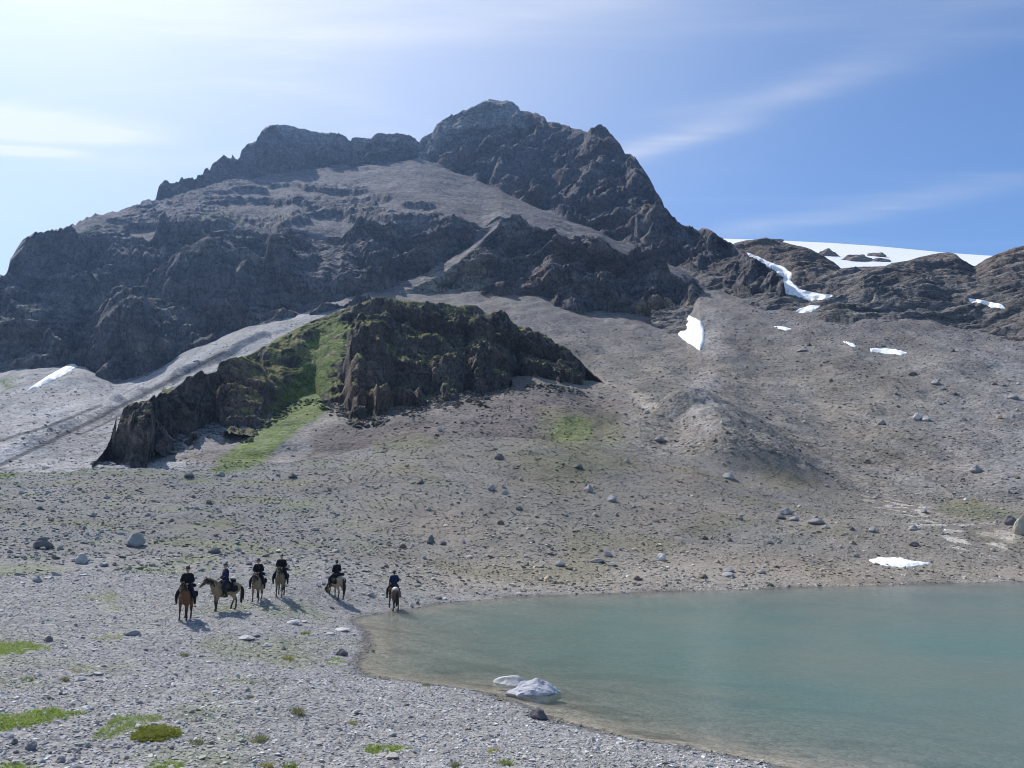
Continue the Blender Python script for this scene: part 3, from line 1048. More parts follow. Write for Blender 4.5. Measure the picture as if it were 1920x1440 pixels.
_su = [a for a, b in _sh]
_sv = np.convolve(np.pad([b for a, b in _sh], 20, mode='edge'), np.ones(41) / 41, mode='valid')
NF = Curve(N0)
NB = Curve([(u, v + 40, d - 6) for u, v, d in N0])
NTOP_PX = [(170, 879), (177, 868), (185, 857), (193, 847), (206, 830), (217, 817), (220, 773), (232, 764), (247, 760), (270, 756), (283, 750), (300, 741), (320, 733), (335, 722), (347, 713), (367, 704), (390, 699), (407, 697), (410, 687), (425, 678), (443, 672),
           (470, 663), (500, 648), (515, 636), (533, 628), (560, 614), (587, 600), (610, 592), (640, 581), (660, 577), (680, 566), (700, 560), (720, 559), (740, 560), (770, 563), (800, 567), (827, 567), (845, 573), (853, 575), (870, 572),
           (893, 575), (908, 584), (920, 590), (926, 586), (933, 585), (945, 585), (953, 592), (958, 603), (963, 611), (985, 615), (1007, 623), (1030, 636), (1053, 648), (1070, 660), (1087, 673), (1100, 690), (1107, 698), (1120, 709), (1135, 720)]
NTD = ([170, 220, 283, 347, 407, 443, 500, 587, 640, 700, 760, 853, 920, 960, 1053, 1107, 1135], [190, 214, 220, 228, 238, 250, 267, 277, 283, 288, 286, 280, 268, 262, 250, 243, 238])
NTD = (NTD[0], [d + float(np.interp(u, _su, _sv)) for u, d in zip(*NTD)])
NT_ = Curve([(u, v, float(np.interp(u, *NTD))) for u, v in NTOP_PX])
NK = Curve([(u, v + np.interp(u, [170, 1135], [40, 30]), float(np.interp(u, *NTD)) + 26) for u, v in NTOP_PX])
# two steps on the right-hand block, one plain slope in the grassy gully
def nmid(frac, dfrac_fn):
    pts = []
    for u in np.linspace(170, 1135, 90):
        a = float(pix_az_t(u, 700)[0])
        d0, z0 = NF.at(np.array([a]))
        d1_, z1_ = NT_.at(np.array([a]))
        s = frac
        df = dfrac_fn(u)
        pts.append((a, float(d0[0] + (d1_[0] - d0[0]) * df), float(z0[0] + (z1_[0] - z0[0]) * s)))
    c = Curve.__new__(Curve)
    p = np.array(pts)
    c.az, c.d = p[:, 0], p[:, 1]
    c.t = (p[:, 2] - CAM_Z) / p[:, 1]
    return c


def gul_w(u):
    return float(np.interp(u, [420, 510, 600, 700], [0, 1, 1, 0]))


def right_w(u):
    return float(np.interp(u, [610, 720], [0, 1]))


NA = nmid(0.36, lambda u: 0.28 * gul_w(u) + (1 - gul_w(u)) * (0.26 * right_w(u) + 0.27 * (1 - right_w(u))))
NBm = nmid(0.52, lambda u: 0.455 * gul_w(u) + (1 - gul_w(u)) * (0.52 * right_w(u) + 0.42 * (1 - right_w(u))))
NC = nmid(0.88, lambda u: 0.82 * gul_w(u) + (1 - gul_w(u)) * (0.74 * right_w(u) + 0.76 * (1 - right_w(u))))
AZ_K = columns(170, 1135, 0.9)
rows_k = [8, 60, 40, 70, 30, 14]
Dk, Zk, Fk = skin([NB, NF, NA, NBm, NC, NT_, NK], rows_k, AZ_K, [1, 1, 0.6, 1, 0.5, 0.2])
Uk, Vk = az_t_pix(AZ_K[None, :], (Zk - CAM_Z) / Dk)
itop = sum(rows_k[:5])
Dk[:itop], Zk[:itop] = smooth_rows(Dk[:itop], 6), smooth_rows(Zk[:itop], 6)
Pk = to_xyz(Dk, Zk, AZ_K)
gully = soft_poly(Uk + 8 * perlin(Uk / 30, Vk / 30, 1), Vk, [(490, 800), (520, 745), (548, 705), (560, 670), (582, 640), (615, 606), (655, 610), (645, 655), (622, 690), (616, 745), (590, 800)], 12)
X, Y, Z = Pk[..., 0], Pk[..., 1], Pk[..., 2]
rw = sstep(620, 660, Uk)
wx = X + 4 * perlin(X / 16, Y / 16, Z / 16)
wy = Y + 4 * perlin(X / 16, Y / 16, Z / 16 + 7)
h = 7.5 * (np.abs(perlin(wx / 24 + 1.7, wy / 24, Z / 40)) * 2 - 0.5) + 3.0 * (ridged(wx / 10, wy / 10 + 3, Z / 13, 4, 0.55) - 0.35) + 0.85 * fbm(wx / 3.0, wy / 3.0, Z / 3.5, 4, 0.55)
lay = Z + 0.25 * X + 2 * perlin(X / 14, Y / 14, Z / 14)
f = lay / 5.0 - np.floor(lay / 5.0)
h = h + 0.7 * (1 - f)
h = h + 1.4 * blocks(wx / 6, wy / 6, Z / 8, 3) + 0.6 * blocks(wx / 2.6, wy / 2.6, Z / 3.2, 5) + 0.2 * blocks(wx / 1.2, wy / 1.2, Z / 1.4, 7)
bw = Z + 0.2 * X + 5 * perlin(X / 20, Y / 20, 4.0) + 1.2 * perlin(X / 6, Y / 6, Z / 6)
f = bw / 13.0 - np.floor(bw / 13.0)
h = h + 7.0 * (np.clip(1 - f, 0, 1) ** 1.4 * sstep(0.0, 0.10, f) - 0.4) * sstep(-0.4, 0.1, perlin(X / 26, Y / 26, Z / 30 + 3.0))
h = h * np.interp(Uk, [390, 470, 530, 620, 680], [1.0, 0.5, 0.3, 0.5, 1.0])
hk = h * (1 - 0.92 * gully) + gully * 0.4 * fbm(X / 5, Y / 5, Z / 5, 3)
ed = np.ones_like(Dk)
for i in range(len(Dk)):
    ed[i] = np.clip(abs(i - itop) / 16.0, 0.08, 1.0)
ends = np.clip(np.minimum(np.arange(len(AZ_K)), np.arange(len(AZ_K))[::-1]) / 9.0, 0.1, 1)
Dk2, Zk2 = displace(Dk, Zk, AZ_K, hk * ed * ends[None, :])
under_skyline(Dk2, Zk2, itop, 0.002 + 0.004 * fbm(AZ_K * 120, 0.0, 5.0, 4))
KNOLL = Terrain(AZ_K, Dk2, Zk2)
Pk2 = to_xyz(Dk2, Zk2, AZ_K)
nk2 = grid_normals(Pk2)
X, Y, Z = Pk2[..., 0], Pk2[..., 1], Pk2[..., 2]
rock = np.array([0.092, 0.079, 0.071]) * (1 + 0.35 * fbm(X / 9, Y / 9, Z / 6, 4) + 0.2 * perlin(lay / 1.6, X / 40, Y / 40))[..., None]
rust = soft_poly(Uk, Vk, [(410, 690), (450, 680), (500, 720), (480, 780), (430, 790), (405, 750)], 14) + 0.8 * soft_poly(Uk, Vk, [(640, 740), (660, 690), (740, 720), (780, 780), (700, 790)], 14)
rock = mixc(rock, (0.16, 0.105, 0.078), 0.7 * np.clip(rust, 0, 1))
gtop = sstep(0.46, 0.70, smooth_cols(smooth_rows(nk2[..., 2], 4), 4) + 0.22 * fbm(X / 5, Y / 5, Z / 5, 4)) * sstep(195, 260, Uk) * (0.45 + 0.55 * sstep(800, 700, Vk))
Ck = mixc(rock, (0.175, 0.180, 0.060), 0.85 * gtop)
Ck = mixc(Ck, C_GRASS, gully * sstep(-0.35, 0.05, fbm(X / 6, Y / 6, Z / 6 + 3, 3) + 0.1))
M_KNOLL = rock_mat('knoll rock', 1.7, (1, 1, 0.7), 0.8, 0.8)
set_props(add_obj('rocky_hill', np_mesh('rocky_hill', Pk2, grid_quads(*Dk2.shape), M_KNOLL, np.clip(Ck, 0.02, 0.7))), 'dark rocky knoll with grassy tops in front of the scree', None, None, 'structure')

# ------------------------------------------------------------------ slabby ridge at the right and the glacier behind it
R1P = [(1230, 650, 382), (1400, 612, 392), (1440, 592, 390), (1500, 603, 378), (1613, 613, 368), (1747, 622, 368), (1830, 640, 358), (1920, 660, 348), (2900, 720, 330)]
R1 = Curve(R1P)
R0 = Curve([(u, v + 45, d - 16) for u, v, d in R1P])
R2 = Curve([(1230, 610, 420), (1400, 575, 430), (1440, 562, 425), (1500, 566, 423), (1563, 560, 423), (1620, 536, 424), (1700, 546, 422), (1800, 562, 414), (1850, 576, 405), (1920, 588, 395), (2900, 640, 380)])
R3 = Curve([(1230, 570, 460), (1400, 512, 480), (1470, 524, 466), (1540, 524, 456), (1620, 513, 458), (1720, 512, 460), (1800, 514, 456), (1860, 512, 448), (1920, 522, 438), (2900, 580, 420)])
R4P = [(1230, 540, 530), (1340, 475, 540), (1380, 456, 540), (1398, 451, 542), (1415, 449, 545), (1433, 446.5, 545), (1450, 449, 542), (1458, 453, 540), (1487, 459, 535), (1505, 462, 532), (1520, 467, 530), (1532, 474, 526), (1547, 483, 520), (1565, 493, 512), (1577, 503, 505), (1600, 500, 500),
       (1630, 499, 500), (1660, 498, 500), (1672, 492, 505), (1703, 487, 510), (1725, 481, 514), (1747, 476, 515), (1765, 474, 515), (1780, 473, 515), (1792, 477, 510), (1803, 486, 505), (1827, 501, 500), (1838, 494, 497), (1848, 487, 495), (1868, 478, 495), (1885, 472, 495), (1905, 465, 495), (1920, 462, 495),
       (2000, 450, 500), (2900, 520, 500)]
R4 = Curve(R4P)
R5 = Curve([(u, v + 26, d + 50) for u, v, d in R4P])
AZ_R = np.concatenate([columns(1230, 1980, 0.9), columns(1980, 2900, 6)[1:]])
rows_r = [6, 60, 45, 60, 8]
Dr, Zr, Fr = skin([R0, R1, R2, R3, R4, R5], rows_r, AZ_R, [1, 1, 1, 1, 1])
irt = sum(rows_r[:4])
Ur, Vr = az_t_pix(AZ_R[None, :], (Zr - CAM_Z) / Dr)
Dr[:irt], Zr[:irt] = smooth_rows(Dr[:irt], 6), smooth_rows(Zr[:irt], 6)
Pr = to_xyz(Dr, Zr, AZ_R)
X, Y, Z = Pr[..., 0], Pr[..., 1], Pr[..., 2]
wx = X + 8 * perlin(X / 40, Y / 40, Z / 40 + 2)
dome = 1 - np.abs(perlin(wx / 46, Y / 60, Z / 40 + 4.0)) * 2
lay = Z - 0.10 * X + 0.03 * Y + 5 * perlin(X / 45, Y / 45, Z / 45)
led = 0
for per, a in ((6.5, 2.3), (2.6, 0.9)):
    f = lay / per
    f = f - np.floor(f)
    led = led + a * (sstep(0, 0.25, f) - f)
hr = 5.5 * (dome - 0.4) + 1.6 * fbm(wx / 14, Y / 14, Z / 10, 4) + 0.7 * led + 0.9 * blocks(wx / 16, Y / 16, lay / 5, 2) + 0.3 * blocks(wx / 5.5, Y / 5.5, lay / 2.0, 4) + 0.4 * fbm(X / 3, Y / 3, Z / 2, 3)
ed = np.ones_like(Dr)
for i in range(len(Dr)):
    ed[i] = np.clip(abs(i - irt) / 14.0, 0.1, 1.0)
SNOW_GULLY = [(1398, 473), (1420, 481), (1440, 491), (1470, 502), (1485, 513), (1482, 527), (1500, 543), (1530, 551), (1563, 554), (1548, 561), (1520, 563), (1492, 555), (1462, 548), (1445, 540), (1466, 531), (1470, 520), (1450, 506), (1430, 496), (1410, 486)]
gl = soft_poly(Ur, Vr, SNOW_GULLY, 14)
hr = hr * (1 - 0.85 * gl) - 1.5 * gl
Dr2, Zr2 = displace(Dr, Zr, AZ_R, hr * ed)
under_skyline(Dr2, Zr2, irt, 0.0012 * fbm(AZ_R * 260, 0.0, 2.0, 3))
RIDGE = Terrain(AZ_R, Dr2, Zr2)
Pr2 = to_xyz(Dr2, Zr2, AZ_R)
nr2 = grid_normals(Pr2)
X, Y, Z = Pr2[..., 0], Pr2[..., 1], Pr2[..., 2]
rock = np.array([0.128, 0.119, 0.113]) * (1 + 0.35 * fbm(X / 20, Y / 20, Z / 12, 4) + 0.28 * perlin(lay / 2.0, X / 60, Y / 60))[..., None]
brown = sstep(545, 490, Vr + 14 * fbm(X / 30, Y / 30, Z / 30 + 2, 3)) * (0.5 + 0.5 * sstep(-0.2, 0.4, fbm(X / 40, Y / 40, Z / 30, 3)))
rock = mixc(rock, (0.125, 0.094, 0.077), 0.65 * brown)
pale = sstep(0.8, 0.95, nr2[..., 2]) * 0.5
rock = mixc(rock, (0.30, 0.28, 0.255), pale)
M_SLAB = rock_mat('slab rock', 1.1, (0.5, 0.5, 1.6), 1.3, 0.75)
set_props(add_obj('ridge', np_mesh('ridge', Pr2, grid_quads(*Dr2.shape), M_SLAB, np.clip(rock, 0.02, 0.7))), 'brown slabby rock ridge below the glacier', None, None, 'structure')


def snow_mat(name, grey=0.0):
    m = bpy.data.materials.new(name)
    m.use_nodes = True
    N = NT(m.node_tree)
    b = N.n['Principled BSDF']
    b.inputs['Roughness'].default_value = 0.75
    tc = N.node('ShaderNodeTexCoord')
    f = N.noise(tc.outputs['Object'], 0.35, 6, 0.6)
    g = N.ramp(f, 0.35, 0.75)
    clean = N.mix(g, (0.88, 0.89, 0.90, 1), (0.78, 0.79, 0.80, 1))
    f3 = N.noise(tc.outputs['Object'], 2.4, 8, 0.7)
    N.link(N.mix(N.ramp(f3, 0.52, 0.74, 0.0, 0.6), clean, (0.36, 0.33, 0.30, 1)), b.inputs['Base Color'])
    f2 = N.noise(tc.outputs['Object'], 1.3, 4, 0.6)
    bp = N.node('ShaderNodeBump')
    bp.inputs['Strength'].default_value = 0.35
    bp.inputs['Distance'].default_value = 0.5
    N.link(f2, bp.inputs['Height'])
    N.link(bp.outputs[0], b.inputs['Normal'])
    return m


M_SNOW = snow_mat('old snow')
G1P = [(1230, 452, 930), (1360, 447.5, 930), (1450, 450, 930), (1560, 455.5, 930), (1640, 461, 930), (1700, 466.5, 930), (1790, 475, 930), (1850, 479, 930), (2000, 486, 930), (2900, 520, 930)]
AZ_S = np.concatenate([columns(1230, 1980, 3), columns(1980, 2900, 9)[1:]])
Ds, Zs, _ = skin([Curve([(u, v + 75, 545) for u, v, d in G1P]), Curve([(u, v + 22, 680) for u, v, d in G1P]), Curve(G1P), Curve([(u, v + 8, 1050) for u, v, d in G1P])], [20, 30, 6], AZ_S)
Ps = to_xyz(Ds, Zs, AZ_S)
Zs2 = Zs + 0.8 * fbm(Ps[..., 0] / 60, Ps[..., 1] / 60, 0.0, 3) * sstep(920, 760, Ds)
GLAC = Terrain(AZ_S, Ds, Zs2)
set_props(add_obj('glacier', np_mesh('glacier', to_xyz(Ds, Zs2, AZ_S), grid_quads(*Ds.shape), M_SNOW)), 'smooth white glacier dome behind the brown ridge', None, None, 'structure')

# ------------------------------------------------------------------ the lake
def build_lake():
    A = columns(560, 2900, 2.0)
    inv = np.linspace(1 / 9.0, 1 / 80.0, 260)
    D = (1 / inv)[:, None] * np.ones(len(A))[None, :]
    X, Y = D * np.sin(A), D * np.cos(A)
    sd = shore_sd(X, Y)
    depth = 1.6 * (1 - np.exp(-np.maximum(-sd, 0) / 9.0))
    V = np.stack([X, Y, np.zeros_like(X)], -1)
    q = grid_quads(*D.shape)
    keep = (sd.ravel()[q] < 0.7).any(1)
    m = bpy.data.materials.new('lake water')
    m.use_nodes = True
    N = NT(m.node_tree)
    N.n.clear()
    out = N.node('ShaderNodeOutputMaterial')
    at = N.node('ShaderNodeAttribute', attribute_name='depth')
    # suspended glacial silt: the deeper the water, the more of its own colour and the less of the bed
    tau = N.math('MULTIPLY', at.outputs['Fac'], -1.15)
    fac = N.math('SUBTRACT', 1.0, N.math('EXPONENT', tau))
    tc = N.node('ShaderNodeTexCoord')
    big = N.noise(tc.outputs['Object'], 0.10, 4, 0.55, 0.6)
    silt = N.mix(N.ramp(big, 0.3, 0.72), (0.092, 0.200, 0.178, 1), (0.146, 0.205, 0.172, 1))
    dif = N.node('ShaderNodeBsdfDiffuse')
    N.link(silt, dif.inputs['Color'])
    tr = N.node('ShaderNodeBsdfTransparent')
    tr.inputs['Color'].default_value = (0.91, 0.91, 0.89, 1)
    body = N.node('ShaderNodeMixShader')
    N.link(fac, body.inputs[0])
    N.link(tr.outputs[0], body.inputs[1])
    N.link(dif.outputs[0], body.inputs[2])
    mp = N.node('ShaderNodeMapping')
    mp.inputs['Rotation'].default_value = (0, 0, math.radians(12))
    mp.inputs['Scale'].default_value = (0.55, 1.5, 1.0)
    N.link(tc.outputs['Object'], mp.inputs['Vector'])
    w1 = N.noise(mp.outputs[0], 2.2, 4, 0.55, 0.3)
    w2 = N.noise(mp.outputs[0], 0.5, 2, 0.5, 0.3)
    calm = N.ramp(at.outputs['Fac'], 0.05, 0.9, 0.15, 1.0)
    hgt = N.math('MULTIPLY', N.math('ADD', N.math('MULTIPLY', w1, 0.03), N.math('MULTIPLY', w2, 0.035)), calm)
    bp = N.node('ShaderNodeBump')
    bp.inputs['Strength'].default_value = 0.55
    bp.inputs['Distance'].default_value = 1.0
    N.link(hgt, bp.inputs['Height'])
    gl = N.node('ShaderNodeBsdfGlossy')
    gl.inputs['Roughness'].default_value = 0.21
    N.link(bp.outputs[0], gl.inputs['Normal'])
    fr = N.node('ShaderNodeFresnel')
    fr.inputs['IOR'].default_value = 1.333
    N.link(bp.outputs[0], fr.inputs['Normal'])
    mx = N.node('ShaderNodeMixShader')
    N.link(fr.outputs[0], mx.inputs[0])
    N.link(body.outputs[0], mx.inputs[1])
    N.link(gl.outputs[0], mx.inputs[2])
    N.link(mx.outputs[0], out.inputs['Surface'])
    me = np_mesh('lake', V, q[keep], m, None, {'depth': depth})
    set_props(add_obj('lake', me), 'calm turquoise glacial lake', None, None, 'structure')


build_lake()
# ------------------------------------------------------------------ loose stones: shapes
def hull_stone(seed, n=11, flat=0.6):
    r = random.Random(seed)
    bm = bmesh.new()
    for _ in range(n):
        v = Vector((r.gauss(0, 1), r.gauss(0, 1), r.gauss(0, 1))).normalized() * r.uniform(0.38, 0.56)
        bm.verts.new((v.x * r.uniform(0.9, 1.25), v.y, v.z * flat))
    res = bmesh.ops.convex_hull(bm, input=bm.verts)
    bmesh.ops.delete(bm, geom=[g for g in res['geom_interior'] if isinstance(g, bmesh.types.BMVert)], context='VERTS')
    bm.normal_update()
    me = bpy.data.meshes.new('pebble')
    bm.to_mesh(me)
    bm.free()
    return me


def boulder_mesh(seed, flat=0.7, sub=3, cuts=9, rough=0.10):
    """a block with broken faces: a ball cut by planes, roughened"""
    r = random.Random(seed)
    bm = bmesh.new()
    bmesh.ops.create_icosphere(bm, subdivisions=sub, radius=0.62)
    planes = []
    for _ in range(cuts):
        n = Vector((r.gauss(0, 1), r.gauss(0, 1), abs(r.gauss(0.35, 0.6)))).normalized()
        planes.append((n, r.uniform(0.34, 0.50)))
    planes.append((Vector((r.uniform(-.25, .25), r.uniform(-.25, .25), 1)).normalized(), r.uniform(0.36, 0.46)))
    co = np.array([v.co for v in bm.verts])
    for n, d in planes:
        n = np.array(n)
        s = co @ n
        over = np.maximum(s - d, 0)
        co = co - over[:, None] * n[None, :] * 0.80
    nrm = co / np.linalg.norm(co, axis=1)[:, None]
    a = rough * fbm(co[:, 0] * 2.2 + seed, co[:, 1] * 2.2, co[:, 2] * 2.2, 4, 0.55)
    co = co + nrm * a[:, None]
    k = np.clip(1.0 - 0.55 * (co[:, 2] - 0.05), 0.6, 1.12)
    co[:, 0] *= k
    co[:, 1] *= k
    co[:, 2] *= flat
    for v, c in zip(bm.verts, co):
        v.co = c
    me = bpy.data.meshes.new('boulder')
    bm.to_mesh(me)
    bm.free()
    return me


def stone_mat(name, source):
    m = bpy.data.materials.new(name)
    m.use_nodes = True
    N = NT(m.node_tree)
    b = N.n['Principled BSDF']
    b.inputs['Roughness'].default_value = 0.9
    b.inputs['Specular IOR Level'].default_value = 0.25
    tc = N.node('ShaderNodeTexCoord')
    if source == 'INSTANCER':
        src = N.node('ShaderNodeAttribute', attribute_name='tint', attribute_type='INSTANCER').outputs['Color']
        sc = 1.6
    else:
        src = N.node('ShaderNodeObjectInfo').outputs['Color']
        sc = 3.2
    f = N.noise(tc.outputs['Object'], sc, 6, 0.65)
    g = N.noise(tc.outputs['Object'], sc * 4, 4, 0.6)
    mul = N.math('ADD', 0.45, N.math('ADD', N.math('MULTIPLY', f, 0.75), N.math('MULTIPLY', g, 0.35)))
    c = N.vmath('SCALE', src)
    N.link(mul, c.node.inputs['Scale'])
    N.link(c, b.inputs['Base Color'])
    bp = N.node('ShaderNodeBump')
    bp.inputs['Strength'].default_value = 0.5
    bp.inputs['Distance'].default_value = 0.06
    N.link(N.math('ADD', f, N.math('MULTIPLY', g, 0.5)), bp.inputs['Height'])
    N.link(bp.outputs[0], b.inputs['Normal'])
    return m


M_PEBBLE = stone_mat('loose stone', 'INSTANCER')
M_BOULDER = stone_mat('boulder stone', 'OBJECT')
pebbles = bpy.data.collections.new('pebble shapes')
for i in range(10):
    me = hull_stone(100 + i, 10 + i % 4, 0.5 + 0.05 * (i % 5))
    me.materials.append(M_PEBBLE)
    pebbles.objects.link(bpy.data.objects.new('pebble', me))


def sample_ground(A, D):
    """bilinear look-up of height, colour, shore distance on the ground sheet for arrays of bearing and distance"""
    j = np.interp(A, AZ_ALL, np.arange(len(AZ_ALL)))
    j0 = np.clip(j.astype(int), 0, len(AZ_ALL) - 2)
    f = j - j0
    Zs = np.zeros(len(A))
    Ri = np.zeros(len(A), int)
    order = np.argsort(j0)
    bounds = np.searchsorted(j0[order], np.arange(len(AZ_ALL)))
    for c in range(len(AZ_ALL) - 1):
        idx = order[bounds[c]:bounds[c + 1]]
        if len(idx) == 0:
            continue
        za = np.interp(D[idx], D_g[:, c], Z_g[:, c])
        zb = np.interp(D[idx], D_g[:, c + 1], Z_g[:, c + 1])
        Zs[idx] = za * (1 - f[idx]) + zb * f[idx]
        Ri[idx] = np.clip(np.searchsorted(D_g[:, c], D[idx]), 0, len(D_g) - 1)
    return Zs, Cg[Ri, j0], Ri, j0


def scatter(name, pts, scl, rot, tint, idx, label):
    me = bpy.data.meshes.new(name)
    me.vertices.add(len(pts))
    me.vertices.foreach_set('co', np.asarray(pts, np.float32).ravel())
    for k, v in (('rot', rot), ('scl', scl)):
        at = me.attributes.new(k, 'FLOAT_VECTOR', 'POINT')
        at.data.foreach_set('vector', np.asarray(v, np.float32).ravel())
    at = me.attributes.new('tint', 'FLOAT_COLOR', 'POINT')
    c = np.ones((len(pts), 4), np.float32)
    c[:, :3] = tint
    at.data.foreach_set('color', c.ravel())
    at = me.attributes.new('pick', 'INT', 'POINT')
    at.data.foreach_set('value', np.asarray(idx, np.int32))
    ng = bpy.data.node_groups.new(name, 'GeometryNodeTree')
    ng.interface.new_socket('Geometry', in_out='INPUT', socket_type='NodeSocketGeometry')
    ng.interface.new_socket('Geometry', in_out='OUTPUT', socket_type='NodeSocketGeometry')
    n = ng.nodes
    gi, go = n.new('NodeGroupInput'), n.new('NodeGroupOutput')
    m2p = n.new('GeometryNodeMeshToPoints')
    iop = n.new('GeometryNodeInstanceOnPoints')
    ci = n.new('GeometryNodeCollectionInfo')
    ci.inputs['Collection'].default_value = pebbles
    ci.inputs['Separate Children'].default_value = True
    iop.inputs['Pick Instance'].default_value = True

    def attr(nm, ty):
        a = n.new('GeometryNodeInputNamedAttribute')
        a.data_type = ty
        a.inputs['Name'].default_value = nm
        return a.outputs[0]
    L = ng.links.new
    L(gi.outputs[0], m2p.inputs['Mesh'])
    L(m2p.outputs[0], iop.inputs['Points'])
    L(ci.outputs[0], iop.inputs['Instance'])
    L(attr('pick', 'INT'), iop.inputs['Instance Index'])
    e2r = n.new('FunctionNodeEulerToRotation')
    L(attr('rot', 'FLOAT_VECTOR'), e2r.inputs[0])
    L(e2r.outputs[0], iop.inputs['Rotation'])
    L(attr('scl', 'FLOAT_VECTOR'), iop.inputs['Scale'])
    L(iop.outputs[0], go.inputs[0])
    o = add_obj(name, me)
    md = o.modifiers.new('stones', 'NODES')
    md.node_group = ng
    set_props(o, label, None, None, 'stuff')
    return o


def spread(n, a0, a1, d0, d1, rng, pw=1.0):
    A = rng.uniform(a0, a1, n)
    s = rng.uniform(0, 1, n)
    e = pw + 1
    D = (d0 ** e + s * (d1 ** e - d0 ** e)) ** (1 / e)
    return A, D


def stones_of(name, n, d0, d1, med, sig, lo, hi, seed, label, tone=0.24, pw=1.0, where=None, gain=1.0, clump=0.0):
    rng = np.random.RandomState(seed)
    A, D = spread(n, math.radians(-39), math.radians(39), d0, d1, rng, pw)
    Zs, C, Ri, Ci = sample_ground(A, D)
    X, Y = D * np.sin(A), D * np.cos(A)
    keep = np.ones(n, bool)
    sd = SDg[Ri, Ci]
    keep &= sd > -0.35
    U, V = Ug[Ri, Ci], Vg[Ri, Ci]
    if where is not None:
        keep &= rng.uniform(size=n) < where(X, Y, D, U, V, sd)
    if clump:
        f = fbm(X / (d0 * 0.09), Y / (d0 * 0.09), seed, 3)
        keep &= rng.uniform(size=n) < np.clip(0.55 + clump * f, 0.08, 1)
    k = np.where(keep)[0]
    sz = np.clip(med * np.exp(rng.normal(0, sig, len(k))), lo, hi)
    tone_f = np.exp(rng.normal(0, tone, len(k)))
    hue = rng.normal(0, 0.03, len(k))
    tint = C[k] * (gain * tone_f)[:, None] * (1 + hue[:, None] * np.array([1.0, 0.1, -0.9]))
    # bright broken faces here and there
    pale = rng.uniform(size=len(k)) < 0.05
    tint[pale] *= 1.45
    tint = np.clip(tint, 0.03, 0.75)
    scl = sz[:, None] * np.stack([rng.uniform(0.75, 1.35, len(k)), rng.uniform(0.7, 1.1, len(k)), rng.uniform(0.55, 1.0, len(k))], 1)
    rot = np.stack([rng.normal(0, 0.25, len(k)), rng.normal(0, 0.25, len(k)), rng.uniform(0, 6.28, len(k))], 1)
    P = np.stack([X[k], Y[k], Zs[k] + 0.10 * scl[:, 2]], 1)
    return scatter(name, P, scl, rot, tint, rng.randint(0, 10, len(k)), label)


def not_grass(U, V):
    m = np.zeros(U.shape)
    for poly, *_ in GREEN:
        m = np.maximum(m, in_poly(U, V, poly))
    return 1 - 0.93 * m


GREEN = [
    ([(-60, 1208), (40, 1206), (92, 1211), (95, 1217), (60, 1222), (0, 1228), (-60, 1230)], 1.0, 'bright green grass strip at the left edge, level with the shore rock', 0.075),
    ([(-60, 1337), (20, 1341), (95, 1327), (130, 1333), (165, 1337), (120, 1347), (60, 1361), (0, 1374), (-60, 1377)], 1.0, 'large bright green grass mat at the left edge of the gravel', 0.08),
    ([(162, 1385), (190, 1366), (205, 1352), (215, 1342), (260, 1340), (304, 1342), (308, 1350), (255, 1362), (232, 1378), (190, 1389)], 0.85, 'pale green ragged grass mat, speckled with pebbles, beside the olive cushion', 0.06),
    ([(247, 1381), (265, 1365), (300, 1361), (335, 1370), (340, 1377), (310, 1389), (270, 1393), (248, 1387)], 1.0, 'olive green rounded moss cushion in the lower left gravel', 0.10),
    ([(170, 1198), (200, 1187), (230, 1186), (232, 1197), (200, 1201)], 0.7, 'small thin grass patch above the left gravel, near a pale slab', 0.06),
    ([(188, 1132), (198, 1105), (221, 1110), (219, 1130), (232, 1148), (180, 1145)], 0.6, 'upright thin grass patch left of the leftmost rider', 0.06),
    ([(262, 1446), (290, 1425), (345, 1430), (352, 1446)], 0.6, 'sparse grass patch on the lower edge left of the shore', 0.06),
    ([(-20, 1446), (5, 1430), (50, 1426), (75, 1446)], 0.6, 'grass patch in the bottom left corner among flat stones', 0.06),
    ([(610, 1240), (625, 1231), (650, 1236), (652, 1243), (615, 1246)], 0.8, 'small yellow-green grass patch below the dark shore stone', 0.09),
    ([(683, 1405), (700, 1396), (735, 1398), (772, 1404), (725, 1413), (690, 1413)], 0.75, 'yellow-green grass patch in the gravel below the lake rocks', 0.07),
    ([(118, 1254), (160, 1246), (197, 1250), (150, 1263), (125, 1260)], 0.6, 'dark olive flat grass patch in the left gravel', 0.05),
    ([(270, 1154), (300, 1151), (314, 1155), (300, 1159), (272, 1158)], 0.6, 'thin grass streak under the hooves of the bay horse', 0.05),
    ([(202, 1170), (245, 1166), (290, 1167), (260, 1173), (206, 1174)], 0.5, 'long thin grass streak below the leftmost rider', 0.05),
    ([(372, 1063), (395, 1057), (412, 1061), (402, 1067), (378, 1068)], 1.0, 'short green grass patch behind the two left riders', 0.07),
    ([(488, 1046), (510, 1041), (542, 1043), (534, 1050), (500, 1051)], 1.0, 'green grass patch behind the heads of the middle riders', 0.07),
    ([(300, 996), (330, 986), (400, 979), (446, 988), (400, 1001), (320, 1004)], 0.4, 'wide sparse grass patch right of the pale round boulder', 0.08),
]
stone_ok = lambda X, Y, D, U, V, sd: not_grass(U, V) * np.where(sd < 0, 0.6, 1.0)
stones_of('gravel', 150000, 11.0, 54.0, 0.060, 0.40, 0.022, 0.20, 11, 'pale grey gravel of the lake shore', 0.26, 0.25, stone_ok, 1.42)
stones_of('gravel', 2600, 11.0, 50.0, 0.16, 0.35, 0.09, 0.40, 12, 'larger flat stones lying loose in the shore gravel', 0.28, 0.6,
          lambda X, Y, D, U, V, sd: not_grass(U, V) * (sd > 0.1) * np.clip(0.25 + 1.6 * fbm(X / 3.5, Y / 3.5, 71, 3), 0.03, 1), 1.25)
